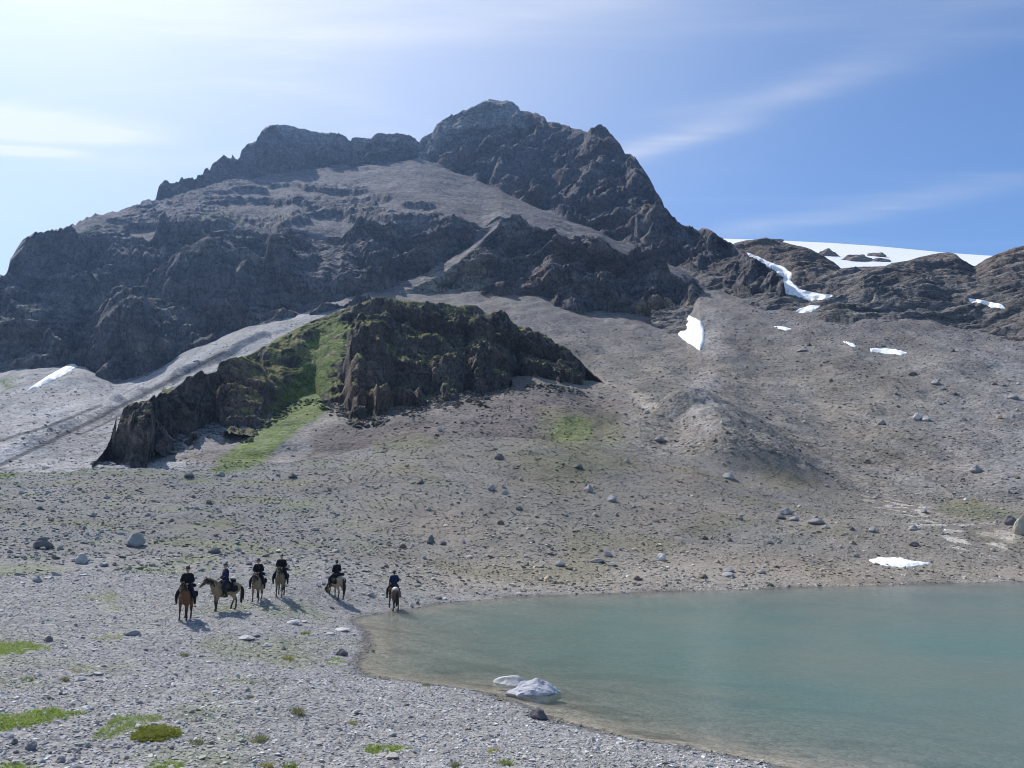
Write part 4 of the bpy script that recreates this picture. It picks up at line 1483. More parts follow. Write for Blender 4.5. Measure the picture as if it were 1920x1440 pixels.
stones_of('rubble', 170000, 46.0, 166.0, 0.165, 0.50, 0.07, 0.80, 13, 'brown-grey rubble covering the moraine', 0.30, 0.55,
          lambda X, Y, D, U, V, sd: not_grass(U, V) * (sd > 0.3) * sstep(46, 60, D), 1.05, 0.5)
stones_of('rubble', 75000, 150.0, 400.0, 0.42, 0.45, 0.22, 1.5, 14, 'scattered rubble on the scree slope', 0.26, 0.6,
          lambda X, Y, D, U, V, sd: np.where(U > 640, 1.0, 0.5) * np.where((U > 380) & (U < 620) & (V > 720), 0.25, 1.0), 1.1, 0.5)

_foot = np.array([(u, v) for u, v, d_ in N0])


def near_foot(X, Y, D, U, V, sd):
    q = V - np.interp(U, _foot[:, 0], _foot[:, 1])
    return sstep(26, 2, q) * (q > -6) * (U > 180) * (U < 1130) * (0.35 + 0.65 * (fbm(U / 30, 0.0, 3.0, 3) > 0))


stones_of('rubble', 60000, 170.0, 245.0, 0.95, 0.45, 0.45, 2.6, 15, 'fallen blocks at the foot of the knoll', 0.3, 0.8, near_foot, 0.62)

# ------------------------------------------------------------------ boulders one can point at
BOULD = [boulder_mesh(300 + i, [0.85, 0.7, 0.6, 0.75, 0.5, 0.9][i % 6], 3, 8 + i % 5, 0.09) for i in range(12)]
FLATB = [boulder_mesh(340 + i, 0.30, 3, 9, 0.05) for i in range(4)]
for me in BOULD + FLATB:
    me.materials.append(M_BOULDER)
TONE = {'dark': (0.15, 0.14, 0.14), 'grey': (0.27, 0.26, 0.26), 'pale': (0.30, 0.29, 0.28), 'white': (0.50, 0.485, 0.46), 'brown': (0.17, 0.13, 0.10), 'tan': (0.34, 0.30, 0.24)}
NAMED = [
    (78, 1030, 38, 22, 'dark', 'dark squat boulder nearest the left edge on the moraine'),
    (252, 1025, 38, 24, 'pale', 'pale rounded boulder on the left of the moraine, by a green patch'),
    (152, 1057, 26, 20, 'pale', 'pale knobbly stone between the dark squat boulder and the riders'),
    (402, 1038, 26, 13, 'dark', 'dark oval stone above the second rider from the left'),
    (70, 1092, 20, 12, 'grey', 'grey stone at the foot of the moraine near the left edge'),
    (354, 896, 24, 11, 'dark', 'dark flat slab on the crest left of the grass gully'),
    (413, 893, 22, 10, 'pale', 'pale block on the crest below the grass gully'),
    (549, 897, 24, 10, 'dark', 'dark stone just under the crest right of the grass gully'),
    (173, 969, 15, 9, 'pale', 'small pale stone high on the left moraine'),
    (788, 908, 22, 9, 'dark', 'dark slab lying flat below the middle of the crest'),
    (921, 920, 19, 14, 'grey', 'grey blocky stone left of a pale one under the crest'),
    (946, 928, 17, 11, 'pale', 'pale stone touching the grey blocky stone under the crest'),
    (1104, 924, 28, 17, 'pale', 'large pale boulder right of centre on the moraine'),
    (1148, 942, 26, 17, 'grey', 'grey rough boulder just below the large pale one'),
    (808, 1021, 22, 21, 'dark', 'dark peaked boulder above the lone rider at the lake'),
    (830, 1022, 19, 11, 'dark', 'dark low stone leaning on the peaked boulder'),
    (938, 984, 18, 9, 'brown', 'brown flat stone on the moraine between the peaked boulder and the pale one'),
    (754, 1028, 18, 10, 'brown', 'brown low stone left of the peaked boulder'),
    (1139, 1044, 23, 11, 'pale', 'pale lens-shaped stone above the pale slab cluster'),
    (1049, 1062, 23, 11, 'grey', 'grey stone at the left end of the pale slab cluster'),
    (1120, 1056, 34, 9, 'pale', 'long pale slab on the far shore, above the middle of the lake'),
    (1148, 1062, 26, 7, 'pale', 'thin pale slab right of the long pale slab'),
    (1240, 1052, 25, 15, 'white', 'white block on the far shore, right of the slab cluster'),
    (1195, 1088, 16, 9, 'brown', 'brown squarish stone close to the far waterline'),
    (771, 1138, 11, 9, 'white', 'small white pointed stone by the waterline near the lone rider'),
    (783, 1133, 8, 7, 'dark', 'small dark stone behind the white pointed stone'),
    (1367, 899, 31, 13, 'pale', 'pale long boulder below the grey spur'),
    (1474, 966, 26, 15, 'grey', 'topmost grey block of the cluster on the right of the moraine'),
    (1464, 974, 24, 9, 'dark', 'dark block at the lower left of the grey cluster'),
    (1488, 977, 22, 9, 'grey', 'grey slab at the lower right of the grey cluster'),
    (1530, 984, 36, 12, 'grey', 'wide grey slab right of the grey cluster'),
    (1548, 992, 18, 7, 'grey', 'thin grey slab below the wide grey slab'),
    (1636, 998, 19, 11, 'pale', 'pale smooth stone below the bleached debris'),
    (1318, 1085, 24, 8, 'brown', 'dark brown flat stone on the far shore'),
    (1366, 1073, 28, 8, 'grey', 'grey stone behind the pale loaf-shaped one on the far shore'),
    (1364, 1082, 29, 9, 'pale', 'pale loaf-shaped stone on the far shore, right of the dark brown one'),
    (1427, 1076, 19, 8, 'pale', 'pale egg-shaped stone on the far shore, left of the snow patch'),
    (1606, 1045, 14, 8, 'pale', 'small pale stone at the left tip of the lakeside snow patch'),
    (1712, 995, 17, 10, 'pale', 'pale stone among the bleached debris'),
    (1914, 1003, 22, 32, 'tan', 'tall tan boulder at the right edge'),
    (1895, 985, 24, 18, 'dark', 'dark block left of the tall tan boulder'),
    (1830, 887, 24, 15, 'pale', 'pale boulder low on the scree near the right edge'),
    (1719, 788, 20, 13, 'white', 'white boulder of the pair on the right scree'),
    (1736, 790, 15, 9, 'white', 'smaller white boulder of the pair on the right scree'),
    (1653, 797, 18, 11, 'grey', 'grey boulder left of the white pair'),
    (1755, 722, 18, 11, 'pale', 'pale boulder in the middle of the right scree'),
    (1767, 732, 14, 9, 'grey', 'grey boulder under the pale one in the middle of the right scree'),
    (1711, 705, 18, 7, 'brown', 'brown boulder below the long snow strip'),
    (1790, 742, 14, 7, 'dark', 'dark boulder right of the grey one on the scree'),
    (1901, 749, 18, 8, 'grey', 'grey boulder on the scree close to the right edge'),
    (1355, 795, 10, 9, 'white', 'small white boulder at the top of the grey spur'),
    (1236, 829, 24, 12, 'grey', 'grey boulder on the flank of the grey spur'),
    (824, 808, 13, 9, 'pale', 'pale block sitting on the middle of the crest'),
    (1214, 776, 14, 8, 'pale', 'pale block at the top end of the spur path'),
    (935, 862, 26, 14, 'dark', 'dark block with a hollow under it, below the crest'),
    (1176, 868, 13, 11, 'pale', 'pale upright stone below the grey spur'),
    (1083, 879, 26, 9, 'dark', 'dark slab edging the grassy hollow under the crest'),
    (1116, 968, 14, 8, 'tan', 'tan stone below the grey rough boulder'),
    (973, 957, 16, 9, 'dark', 'dark stone above the brown flat stone on the moraine'),
    (642, 1230, 26, 14, 'dark', 'dark blue-grey stone on the near shore, behind the grass patch'),
    (699, 1224, 9, 6, 'dark', 'small dark stone standing in the shallow water'),
    (549, 1171, 32, 7, 'white', 'white flat slab on the gravel right of the middle riders'),
    (571, 1168, 16, 5, 'white', 'thin white slab touching the white flat slab'),
    (463, 1201, 36, 8, 'white', 'broad white slab on the gravel below the middle riders'),
    (480, 1194, 18, 5, 'pale', 'pale sliver above the broad white slab'),
    (501, 1213, 20, 7, 'white', 'small white slab right of the broad white slab'),
    (640, 1184, 36, 6, 'white', 'long white slab by the tip of the lake'),
    (620, 1191, 26, 5, 'white', 'white slab just below the long one by the tip of the lake'),
    (663, 1192, 11, 5, 'white', 'small white slab at the tip of the lake'),
    (91, 1204, 16, 11, 'dark', 'dark jagged stone above the green grass strip'),
    (248, 1192, 30, 9, 'pale', 'low pale stone heap right of the small thin grass patch'),
    (317, 1312, 10, 7, 'dark', 'small black stone in the open left gravel'),
    (1010, 1350, 46, 22, 'dark', 'dark wedge-shaped rock on the near waterline'),
    (1388, 975, 14, 10, 'pale', 'pale stone on the brown part of the moraine'),
    (1440, 1019, 16, 8, 'grey', 'grey low stone in the pinkish moraine debris'),
    (1322, 1012, 14, 8, 'brown', 'brown stone left of the grey low one in the debris'),
    (1715, 1025, 20, 10, 'dark', 'dark stone above the lakeside snow patch'),
    (1503, 660, 26, 7, 'grey', 'grey flat boulder high on the scree below the snow gully'),
]


def place_boulder(u, v, w, h, tone, label=None, group=None, seed=0, mesh=None, sink=0.18, cat='boulder', name='boulder'):
    hit = GROUND.hit(u, v)
    if hit is None:
        return None
    d = math.sqrt(hit[0] ** 2 + hit[1] ** 2)
    px = FPX / d
    r = random.Random(seed)
    flat = h / w < 0.45
    me = mesh or r.choice(FLATB if flat else BOULD)
    zz = [c.co.z for c in me.vertices]
    xx = [c.co.x for c in me.vertices]
    H = max(zz) - min(zz)
    o = add_obj(name, me)
    W = 0.80 * w / px
    sx = W / (max(xx) - min(xx))
    sz = (0.85 * h / px) / (H * (1 - sink))
    yaw = r.uniform(0, 2 * math.pi)
    o.scale = (sx, sx * r.uniform(0.85, 1.05), sz)
    o.rotation_euler = (r.uniform(-0.08, 0.08), r.uniform(-0.08, 0.08), yaw)
    back = 0.36 * W
    k = (d + back) / d
    x, y = hit[0] * k, hit[1] * k
    o.location = (x, y, GROUND.height(x, y) - (min(zz) + sink * H) * sz - 0.4 * max(0, GROUND.height(x, y) - hit[2]))
    c = TONE[tone] if isinstance(tone, str) else tone
    f = math.exp(r.gauss(0, 0.10))
    o.color = (c[0] * f, c[1] * f, c[2] * f, 1)
    set_props(o, label, cat, group)
    return o


for i, (u, v, w, h, tone, label) in enumerate(NAMED):
    place_boulder(u, v, w, h, tone, label, seed=500 + i, cat='boulder' if w > 15 else 'stone', name='boulder' if w > 15 else 'stone')

# two rocks lying in the shallows
def lake_rock(u, v, w, h, seed, tone, label, mesh, sink):
    x, y = on_water(u, v)
    d = math.hypot(x, y)
    px = FPX / d
    o = add_obj('boulder', mesh)
    zz = [c.co.z for c in mesh.vertices]
    H = max(zz) - min(zz)
    W = w / px
    o.scale = (W / 1.05, W * 0.62, (h / px) / (H * (1 - sink)))
    o.location = (x, y + 0.28 * W, -(min(zz) + sink * H) * o.scale[2])
    o.color = (*TONE[tone], 1)
    set_props(o, label, 'boulder')
    return o


lr = boulder_mesh(811, 0.62, 4, 14, 0.16)
co = np.array([v.co for v in lr.vertices])
bump1 = np.exp(-((co[:, 0] - 0.12) ** 2 + co[:, 1] ** 2) / 0.06)
hol = np.exp(-((co[:, 0] + 0.27) ** 2 + (co[:, 1] + 0.34) ** 2) / 0.012)
co[:, 2] += 0.13 * bump1
co[:, 1] += 0.20 * hol
co[:, 0] *= 1.0 + 0.12 * (co[:, 0] > 0.2)
lr.vertices.foreach_set('co', co.astype(np.float32).ravel())
lr.materials.append(M_BOULDER)
o = lake_rock(1004, 1303, 82, 25, 1, 'pale', 'large blue-grey and white rock standing in the shallow lake', lr, 0.46)
o.color = (0.42, 0.42, 0.45, 1)
lf = boulder_mesh(822, 0.22, 3, 9, 0.05)
lf.materials.append(M_BOULDER)
lake_rock(958, 1285, 52, 14, 2, 'white', 'flat white rock in the lake behind the large blue-grey one', lf, 0.35)

# many more of no special look: the largest stones of each slope
rng = np.random.RandomState(77)
taken = [(n[0], n[1], n[2]) for n in NAMED]


def extra(n, box, wlo, whi, tones, label, group, seed, ok=None, flat=0.55):
    r = random.Random(seed)
    made = 0
    for _ in range(n * 8):
        if made >= n:
            break
        u, v = r.uniform(box[0], box[2]), r.uniform(box[1], box[3])
        if ok and not ok(u, v):
            continue
        w = wlo + (whi - wlo) * (r.random() ** 2.4)
        if any(abs(u - a) < (w + c) * 0.6 + 3 and abs(v - b) < (w + c) * 0.4 + 3 for a, b, c in taken):
            continue
        hit = GROUND.hit(u, v)
        if hit is None:
            continue
        taken.append((u, v, w))
        t = r.choice(tones)
        place_boulder(u, v, w, w * r.uniform(0.38, 0.75), t, label, group, seed=seed * 1000 + made, cat='stone', name='stone')
        made += 1


def above_water(u, v):
    return not in_poly(np.array([u]), np.array([v]), SHORE_PX + [(2000, 1088), (2000, 1500), (1530, 1500)])[0]


def right_slope(u, v):
    return v > np.interp(u, [1250, 1400, 1500, 1750, 1920], [700, 610, 620, 640, 680])


extra(70, (640, 895, 1600, 1075), 6, 14, ['grey', 'grey', 'pale', 'brown', 'tan', 'dark'], 'angular stone among the rubble of the middle moraine', 'stones in the rubble of the middle moraine', 21, above_water)
extra(45, (0, 905, 640, 1062), 6, 14, ['grey', 'grey', 'dark', 'pale', 'grey'], 'greyish stone among the rubble of the left moraine', 'stones in the rubble of the left moraine', 22, above_water)
extra(85, (1260, 620, 1930, 900), 4.5, 11, ['grey', 'brown', 'pale', 'tan', 'grey', 'dark'], 'weathered boulder scattered on the right scree', 'boulders scattered on the right scree', 23, right_slope)
extra(24, (1580, 930, 1925, 1035), 5, 13, ['pale', 'white', 'tan', 'grey', 'white'], 'bleached stone of the pale debris by the right edge', 'bleached stones by the right edge', 24)
extra(20, (0, 1090, 640, 1430), 6, 13, ['grey', 'grey', 'dark', 'pale'], 'loose grey stone lying on the gravel shore', 'stones lying on the gravel shore', 25, above_water)
extra(14, (20, 1395, 250, 1436), 10, 24, ['grey', 'pale', 'dark', 'grey'], 'flat stone of the loose pile in the lower left corner', 'flat stones in the lower left corner', 26, None)

# ------------------------------------------------------------------ snow patches
def snow_patch(name, T, poly, lift, label, step=1.5, edge=4.0):
    poly = np.array(poly, float)
    u0, v0 = poly.min(0) - 3
    u1, v1 = poly.max(0) + 3
    us, vs = np.arange(u0, u1 + step, step), np.arange(v0, v1 + step, step * 0.6)
    U, V = np.meshgrid(us, vs[::-1])
    d = seg_dist(U, V, poly)
    d = np.where(in_poly(U, V, poly), d, -d) + 1.2 * perlin(U / 9, V / 7, 5.0)
    P = np.zeros(U.shape + (3,))
    ok = np.ones(U.shape, bool)
    for i in range(U.shape[0]):
        for j in range(U.shape[1]):
            h = T.hit(U[i, j], V[i, j])
            if h is None:
                ok[i, j] = False
            else:
                P[i, j] = h
    q = grid_quads(*U.shape)
    keep = (d.ravel()[q] > -1.5).all(1) & ok.ravel()[q].all(1)
    q = q[keep]
    used = np.unique(q)
    remap = np.full(U.size, -1)
    remap[used] = np.arange(len(used))
    q = remap[q]
    P, dd = P.reshape(-1, 3)[used], d.ravel()[used]
    top = P.copy()
    top[:, 2] += lift * (np.clip((dd + 1.0) / edge, -0.4, 1.0))
    # closed slab: the underside follows the slope a little below it
    bot = P.copy()
    bot[:, 2] -= lift * 1.2
    e = {}
    for f in q:
        for a, b in zip(f, np.roll(f, -1)):
            if (b, a) in e:
                del e[(b, a)]
            else:
                e[(a, b)] = 1
    n = len(P)
    side = [(b, a, a + n, b + n) for a, b in e]
    Q = np.concatenate([q, q[:, ::-1] + n, np.array(side).reshape(-1, 4)], 0)
    c = P.mean(0)
    me = np_mesh(name, np.concatenate([top, bot], 0) - c, Q, M_SNOW)
    o = add_obj(name, me)
    o.location = c
    set_props(o, label, 'snow patch', None)
    return o


SNOWS = [
    (GROUND, [(1271, 612), (1280, 578), (1290, 591), (1313, 602), (1321, 617), (1320, 640), (1312, 656), (1296, 646), (1280, 636), (1272, 628)], 0.9, 'broad white snow patch shaped like a tongue under the cliffs'),
    (GROUND, [(1452, 612), (1470, 613), (1484, 617), (1474, 619), (1460, 616)], 0.4, 'tiny double snow streak at the top of the scree'),
    (GROUND, [(1582, 641), (1590, 641), (1607, 648), (1604, 651), (1592, 646)], 0.45, 'short slanting snow streak left of the long strip'),
    (GROUND, [(1632, 654), (1655, 654), (1680, 655), (1699, 661), (1690, 665), (1660, 662), (1634, 660)], 0.45, 'long flat snow strip across the right scree'),
    (GROUND, [(1630, 1050), (1648, 1046), (1688, 1046), (1706, 1052), (1745, 1056), (1722, 1060), (1700, 1064), (1668, 1061), (1640, 1057)], 0.16, 'long white snow patch lying by the far shore of the lake'),
    (GROUND, [(50, 733), (72, 717), (95, 703), (128, 684), (146, 678), (149, 684), (120, 702), (90, 718)], 0.9, 'slanting snow strip at the foot of the left cliffs'),
    (RIDGE, SNOW_GULLY, 1.2, 'winding snow tongue filling the gully below the glacier'),
    (RIDGE, [(1816, 560), (1838, 563), (1852, 566), (1880, 572), (1884, 578), (1858, 575), (1840, 568), (1820, 566)], 0.9, 'snow ledge on the slabs at the right'),
    (RIDGE, [(1487, 588), (1500, 579), (1522, 573), (1538, 574), (1522, 584), (1502, 589)], 0.9, 'shaded snow remnant below the snow tongue'),
]
for T, poly, lift, label in SNOWS:
    snow_patch('snow_patch', T, poly, lift, label, 1.5 if len(poly) < 15 else 2.0)

# rocks standing out of the glacier
for i, (u, v, w, h, label) in enumerate([
        (1432, 456, 52, 9, 'low rock island on the upper edge of the glacier'),
        (1546, 478, 34, 13, 'brown rock island at the left of the glacier, next to the ridge'),
        (1605, 487, 46, 15, 'largest rock island in the middle of the glacier'),
        (1645, 480, 32, 11, 'upper of two small rock islands right of the largest'),
        (1647, 489, 28, 8, 'lower of two small rock islands right of the largest')]):
    hit = GLAC.hit(u, v)
    d = math.hypot(hit[0], hit[1])
    me = boulder_mesh(900 + i, 0.5, 4, 12, 0.16)
    me.materials.append(M_BOULDER)
    o = add_obj('rock_outcrop', me)
    W, H = w * d / FPX, h * d / FPX
    o.scale = (W / 1.0, W * 0.9, H / 0.32)
    o.location = (hit[0], hit[1] + 2, hit[2] - 0.02 * H)
    o.rotation_euler = (0, 0, i * 1.3)
    o.rotation_euler = (0, 0, -math.atan2(hit[0], hit[1]))
    o.color = (0.19, 0.165, 0.15, 1)
    set_props(o, label, 'rock')

# ------------------------------------------------------------------ grass
def blade_mat(name, c0, c1):
    m = bpy.data.materials.new(name)
    m.use_nodes = True
    N = NT(m.node_tree)
    b = N.n['Principled BSDF']
    b.inputs['Roughness'].default_value = 0.7
    b.inputs['Specular IOR Level'].default_value = 0.2
    at = N.node('ShaderNodeAttribute', attribute_name='Col')
    N.link(at.outputs['Color'], b.inputs['Base Color'])
    tr = N.node('ShaderNodeBsdfTranslucent')
    N.link(at.outputs['Color'], tr.inputs['Color'])
    mx = N.node('ShaderNodeMixShader')
    mx.inputs[0].default_value = 0.5
    out = N.n['Material Output']
    N.link(b.outputs[0], mx.inputs[1])
    N.link(tr.outputs[0], mx.inputs[2])
    N.link(mx.outputs[0], out.inputs['Surface'])
    return m


M_BLADE = blade_mat('grass blade', None, None)


def blades(P, height, rng, col, wid=0.35, lean=0.5):
    """one triangle per blade standing on points P"""
    n = len(P)
    h = height * rng.uniform(0.5, 1.3, n)
    a = rng.uniform(0, 2 * math.pi, n)
    w = h * wid
    tx, ty = np.cos(a) * w * 0.5, np.sin(a) * w * 0.5
    lx, ly = rng.normal(0, lean, n) * h, rng.normal(0, lean, n) * h
    B = np.zeros((n, 3, 3))
    B[:, 0] = P + np.stack([tx, ty, -0.3 * h], 1)
    B[:, 1] = P - np.stack([tx, ty, 0.3 * h], 1)
    B[:, 2] = P + np.stack([lx, ly, h], 1)
    c = np.asarray(col)[None, :] * np.exp(rng.normal(0, 0.22, n))[:, None] * (1 + rng.normal(0, 0.08, n)[:, None] * np.array([1.0, 0.2, -0.5]))
    C = np.repeat(np.clip(c, 0.01, 0.5)[:, None, :], 3, 1)
    return B.reshape(-1, 3), np.arange(3 * n).reshape(-1, 3), C.reshape(-1, 3)


rngg = np.random.RandomState(5)
SPARSE = []
PAL = [(0.23, 0.315, 0.06), (0.24, 0.33, 0.065), (0.25, 0.33, 0.09), (0.22, 0.245, 0.05)]
for gi_, (poly, dens, label, hgt_) in enumerate(GREEN):
    pl = np.array(poly, float)
    u0, v0 = pl.min(0)
    u1, v1 = pl.max(0)
    n = int(4200 * dens * np.clip((u1 - u0) * (v1 - v0) / 1500.0, 0.25, 2.2))
    U = rngg.uniform(u0 - 6, u1 + 6, n)
    V = rngg.uniform(v0 - 3, v1 + 3, n)
    d = seg_dist(U, V, pl)
    d = np.where(in_poly(U, V, pl), d, -d) + 5 * fbm(U / 14, V / 6, gi_ + 0.5, 3)
    m = (d > 0) & (fbm(U / 9, V / 4, gi_ + 40.5, 3) > (-0.55 if dens > 0.9 else 0.25 - 0.7 * dens))
    U, V = U[m], V[m]
    pts = [GROUND.hit(a, b) for a, b in zip(U, V)]
    P = np.array([p for p in pts if p is not None])
    if len(P) == 0:
        continue
    dist = float(np.hypot(P[:, 0], P[:, 1]).mean())
    dd = d[m]
    mound = np.clip(dd / 8.0, 0, 1) * hgt_ * (0.45 if 'cushion' in label else 0.2)
    P[:, 2] += mound[:len(P)]
    olive = label.startswith('olive') or label.startswith('dark olive')
    B, T3, C = blades(P, hgt_ * 0.45, rngg, PAL[3] if olive else PAL[gi_ % 3], 0.75, 1.5)
    c = P.mean(0)
    me = np_mesh('grass_patch', B - c, T3, M_BLADE, C, smooth=False)
    if dens < 0.55:
        SPARSE.append((B, C))
        bpy.data.meshes.remove(me)
        continue
    o = add_obj('grass_patch', me)
    o.location = c
    set_props(o, label, 'grass patch')

TUFTS = [(557, 1338, 24, 14, 'grey-green tuft alone in the open gravel below the middle riders'), (487, 1389, 24, 14, 'dark green tuft nearest the lower edge left of centre'),
         (660, 1360, 18, 10, 'pale green tuft left of the lower yellow-green patch'), (572, 1190, 14, 9, 'small green tuft right of the white flat slab'),
         (540, 1236, 20, 11, 'yellowish tuft left of the dark shore stone'), (947, 1433, 22, 12, 'green tuft on the lower edge near the lake'),
         (853, 1437, 16, 12, 'grey tuft on the lower edge below the lake rocks'), (925, 1410, 20, 9, 'yellow-flowered tuft near the lower edge by the lake'),
         (370, 1394, 26, 12, 'grey-green tuft right of the olive cushion'), (52, 1276, 14, 9, 'small olive tuft left of another near the left edge'),
         (120, 1276, 12, 9, 'small dark tuft left of the dark olive patch'), (345, 1230, 12, 8, 'small grey tuft in the gravel below the bay horse'),
         (799, 1286, 10, 8, 'dark tuft at the near waterline'), (545, 1438, 26, 12, 'spreading green tuft on the lower edge'),
         (500, 1438, 22, 12, 'pale tuft left of the spreading green one'), (470, 1308, 10, 7, 'tiny dark tuft in the open gravel')]
for i, (u, v, w, h, label) in enumerate(TUFTS):
    hit = GROUND.hit(u, v)
    d = math.hypot(hit[0], hit[1])
    R, H = 0.5 * w * d / FPX, h * d / FPX
    n = 170
    rr = R * np.sqrt(rngg.uniform(0, 1, n))
    aa = rngg.uniform(0, 6.28, n)
    P = np.stack([rr * np.cos(aa), rr * np.sin(aa), np.zeros(n)], 1)
    col = (0.19, 0.205, 0.11) if 'grey' in label or 'dark' in label else (0.20, 0.25, 0.07)
    if 'yellow' in label or 'pale' in label:
        col = (0.28, 0.28, 0.11)
    B, T3, C = blades(P, H * 0.6, rngg, col, 0.25, 0.9)
    if 'flower' in label:
        k = rngg.uniform(size=n) < 0.2
        C.reshape(n, 3, 3)[k] = (0.55, 0.48, 0.06)
    o = add_obj('grass_tuft', np_mesh('grass_tuft', B, T3, M_BLADE, C, smooth=False))
    o.location = (hit[0], hit[1], hit[2])
    set_props(o, label, 'grass tuft')

# thin scattered blades over the shore
A_, D_ = spread(60000, math.radians(-38), math.radians(20), 11.5, 66, rngg, 0.5)
Zs_, C_, Ri_, Ci_ = sample_ground(A_, D_)
X_, Y_ = D_ * np.sin(A_), D_ * np.cos(A_)
w_ = sstep(0.02, 0.55, fbm(X_ / 5.0, Y_ / 5.0, 12.0, 4)) * (SDg[Ri_, Ci_] > 0.9)
k_ = rngg.uniform(size=len(A_)) < w_ * 0.75
B, T3, C = blades(np.stack([X_, Y_, Zs_], 1)[k_], 0.055, rngg, (0.145, 0.165, 0.06), 0.5, 0.5)
B = np.concatenate([B] + [s[0] for s in SPARSE])
C = np.concatenate([C] + [s[1] for s in SPARSE])
T3 = np.arange(len(B)).reshape(-1, 3)
set_props(add_obj('grass', np_mesh('grass', B, T3, M_BLADE, C, smooth=False)), 'thin scattered grass blades between the shore stones', None, None, 'stuff')
# ------------------------------------------------------------------ horses and riders
def tube(verts, faces, pts, radii, seg=12, side=(0, 1, 0)):
    """closed tube through pts; radii = (across, other) per point"""
    pts = [Vector(p) for p in pts]
    side = Vector(side).normalized()
    base = len(verts)
    n = len(pts)
    rings = []
    for i, p in enumerate(pts):
        t = (pts[min(i + 1, n - 1)] - pts[max(i - 1, 0)]).normalized()
        s = (side - t * side.dot(t))
        s = s.normalized() if s.length > 1e-4 else t.orthogonal().normalized()
        u = t.cross(s)
        r = radii[i] if isinstance(radii[i], (tuple, list)) else (radii[i], radii[i])
        rings.append([p + s * (r[0] * math.cos(a)) + u * (r[1] * math.sin(a)) for a in [2 * math.pi * k / seg for k in range(seg)]])
    for r in rings:
        verts.extend([tuple(v) for v in r])
    for i in range(n - 1):
        for k in range(seg):
            a, b = base + i * seg + k, base + i * seg + (k + 1) % seg
            faces.append((a, b, b + seg, a + seg))
    t0 = (pts[1] - pts[0]).normalized()
    t1 = (pts[-1] - pts[-2]).normalized()
    r0 = radii[0] if isinstance(radii[0], (tuple, list)) else (radii[0],) * 2
    r1 = radii[-1] if isinstance(radii[-1], (tuple, list)) else (radii[-1],) * 2
    verts.append(tuple(pts[0] - t0 * min(r0) * 0.6))
    verts.append(tuple(pts[-1] + t1 * min(r1) * 0.6))
    c0, c1 = len(verts) - 2, len(verts) - 1
    for k in range(seg):
        faces.append((base + (k + 1) % seg, base + k, c0))
        faces.append((base + (n - 1) * seg + k, base + (n - 1) * seg + (k + 1) % seg, c1))


def curve_pts(pts, n):
    """Catmull-Rom through a few points (any tuple length)"""
    P = [np.array(p, float) for p in pts]
    P = [2 * P[0] - P[1]] + P + [2 * P[-1] - P[-2]]
    out = []
    segs = len(P) - 3
    for i in range(n):
        x = i / (n - 1) * segs
        k = min(int(x), segs - 1)
        t = x - k
        a, b, c, d = P[k:k + 4]
        out.append(0.5 * ((2 * b) + (c - a) * t + (2 * a - 5 * b + 4 * c - d) * t * t + (3 * b - a - 3 * c + d) * t ** 3))
    return out


def limb(verts, faces, spec, n=14, seg=12, side=(0, 1, 0)):
    """spec: (x, y, z, r_across, r_along)"""
    c = curve_pts(spec, n)
    tube(verts, faces, [p[:3] for p in c], [(max(p[3], 0.006), max(p[4], 0.006)) for p in c], seg, side)


def ball(verts, faces, c, r, seg=12, rings=8):
    base = len(verts)
    r = r if isinstance(r, (tuple, list)) else (r, r, r)
    for i in range(1, rings):
        th = math.pi * i / rings
        for k in range(seg):
            ph = 2 * math.pi * k / seg
            verts.append((c[0] + r[0] * math.sin(th) * math.cos(ph), c[1] + r[1] * math.sin(th) * math.sin(ph), c[2] + r[2] * math.cos(th)))
    top, bot = len(verts), len(verts) + 1
    verts.append((c[0], c[1], c[2] + r[2]))
    verts.append((c[0], c[1], c[2] - r[2]))
    for i in range(rings - 2):
        for k in range(seg):
            a, b = base + i * seg + k, base + i * seg + (k + 1) % seg
            faces.append((a, a + seg, b + seg, b))
    for k in range(seg):
        faces.append((base + k, base + (k + 1) % seg, top))
        faces.append((base + (rings - 2) * seg + (k + 1) % seg, base + (rings - 2) * seg + k, bot))


def raw_mesh(name, verts, faces, mat=None, smooth=True):
    me = bpy.data.meshes.new(name)
    me.from_pydata(verts, [], faces)
    me.update()
    if smooth:
        me.polygons.foreach_set('use_smooth', np.ones(len(me.polygons), bool))
    if mat:
        me.materials.append(mat)
    return me


def fuse(name, verts, faces, voxel, smooth=5, extra=None):
    """grow the overlapping tubes together into one continuous skin"""
    me = raw_mesh('tmp', verts, faces)
    o = add_obj('tmp', me)
    md = o.modifiers.new('r', 'REMESH')
    md.mode = 'VOXEL'
    md.voxel_size = voxel
    md.use_smooth_shade = True
    ms = o.modifiers.new('s', 'SMOOTH')
    ms.factor = 0.5
    ms.iterations = smooth
    dg = bpy.context.evaluated_depsgraph_get()
    ev = o.evaluated_get(dg)
    out = bpy.data.meshes.new_from_object(ev)
    bpy.data.objects.remove(o)
    bpy.data.meshes.remove(me)
    out.name = name
    out.materials.clear()
    return out


def paint(me, fn):
    co = np.zeros(len(me.vertices) * 3, np.float32)
    me.vertices.foreach_get('co', co)
    co = co.reshape(-1, 3)
    c = np.ones((len(co), 4), np.float32)
    c[:, :3] = fn(co)
    at = me.color_attributes.new('Col', 'FLOAT_COLOR', 'POINT')
    at.data.foreach_set('color', c.ravel())


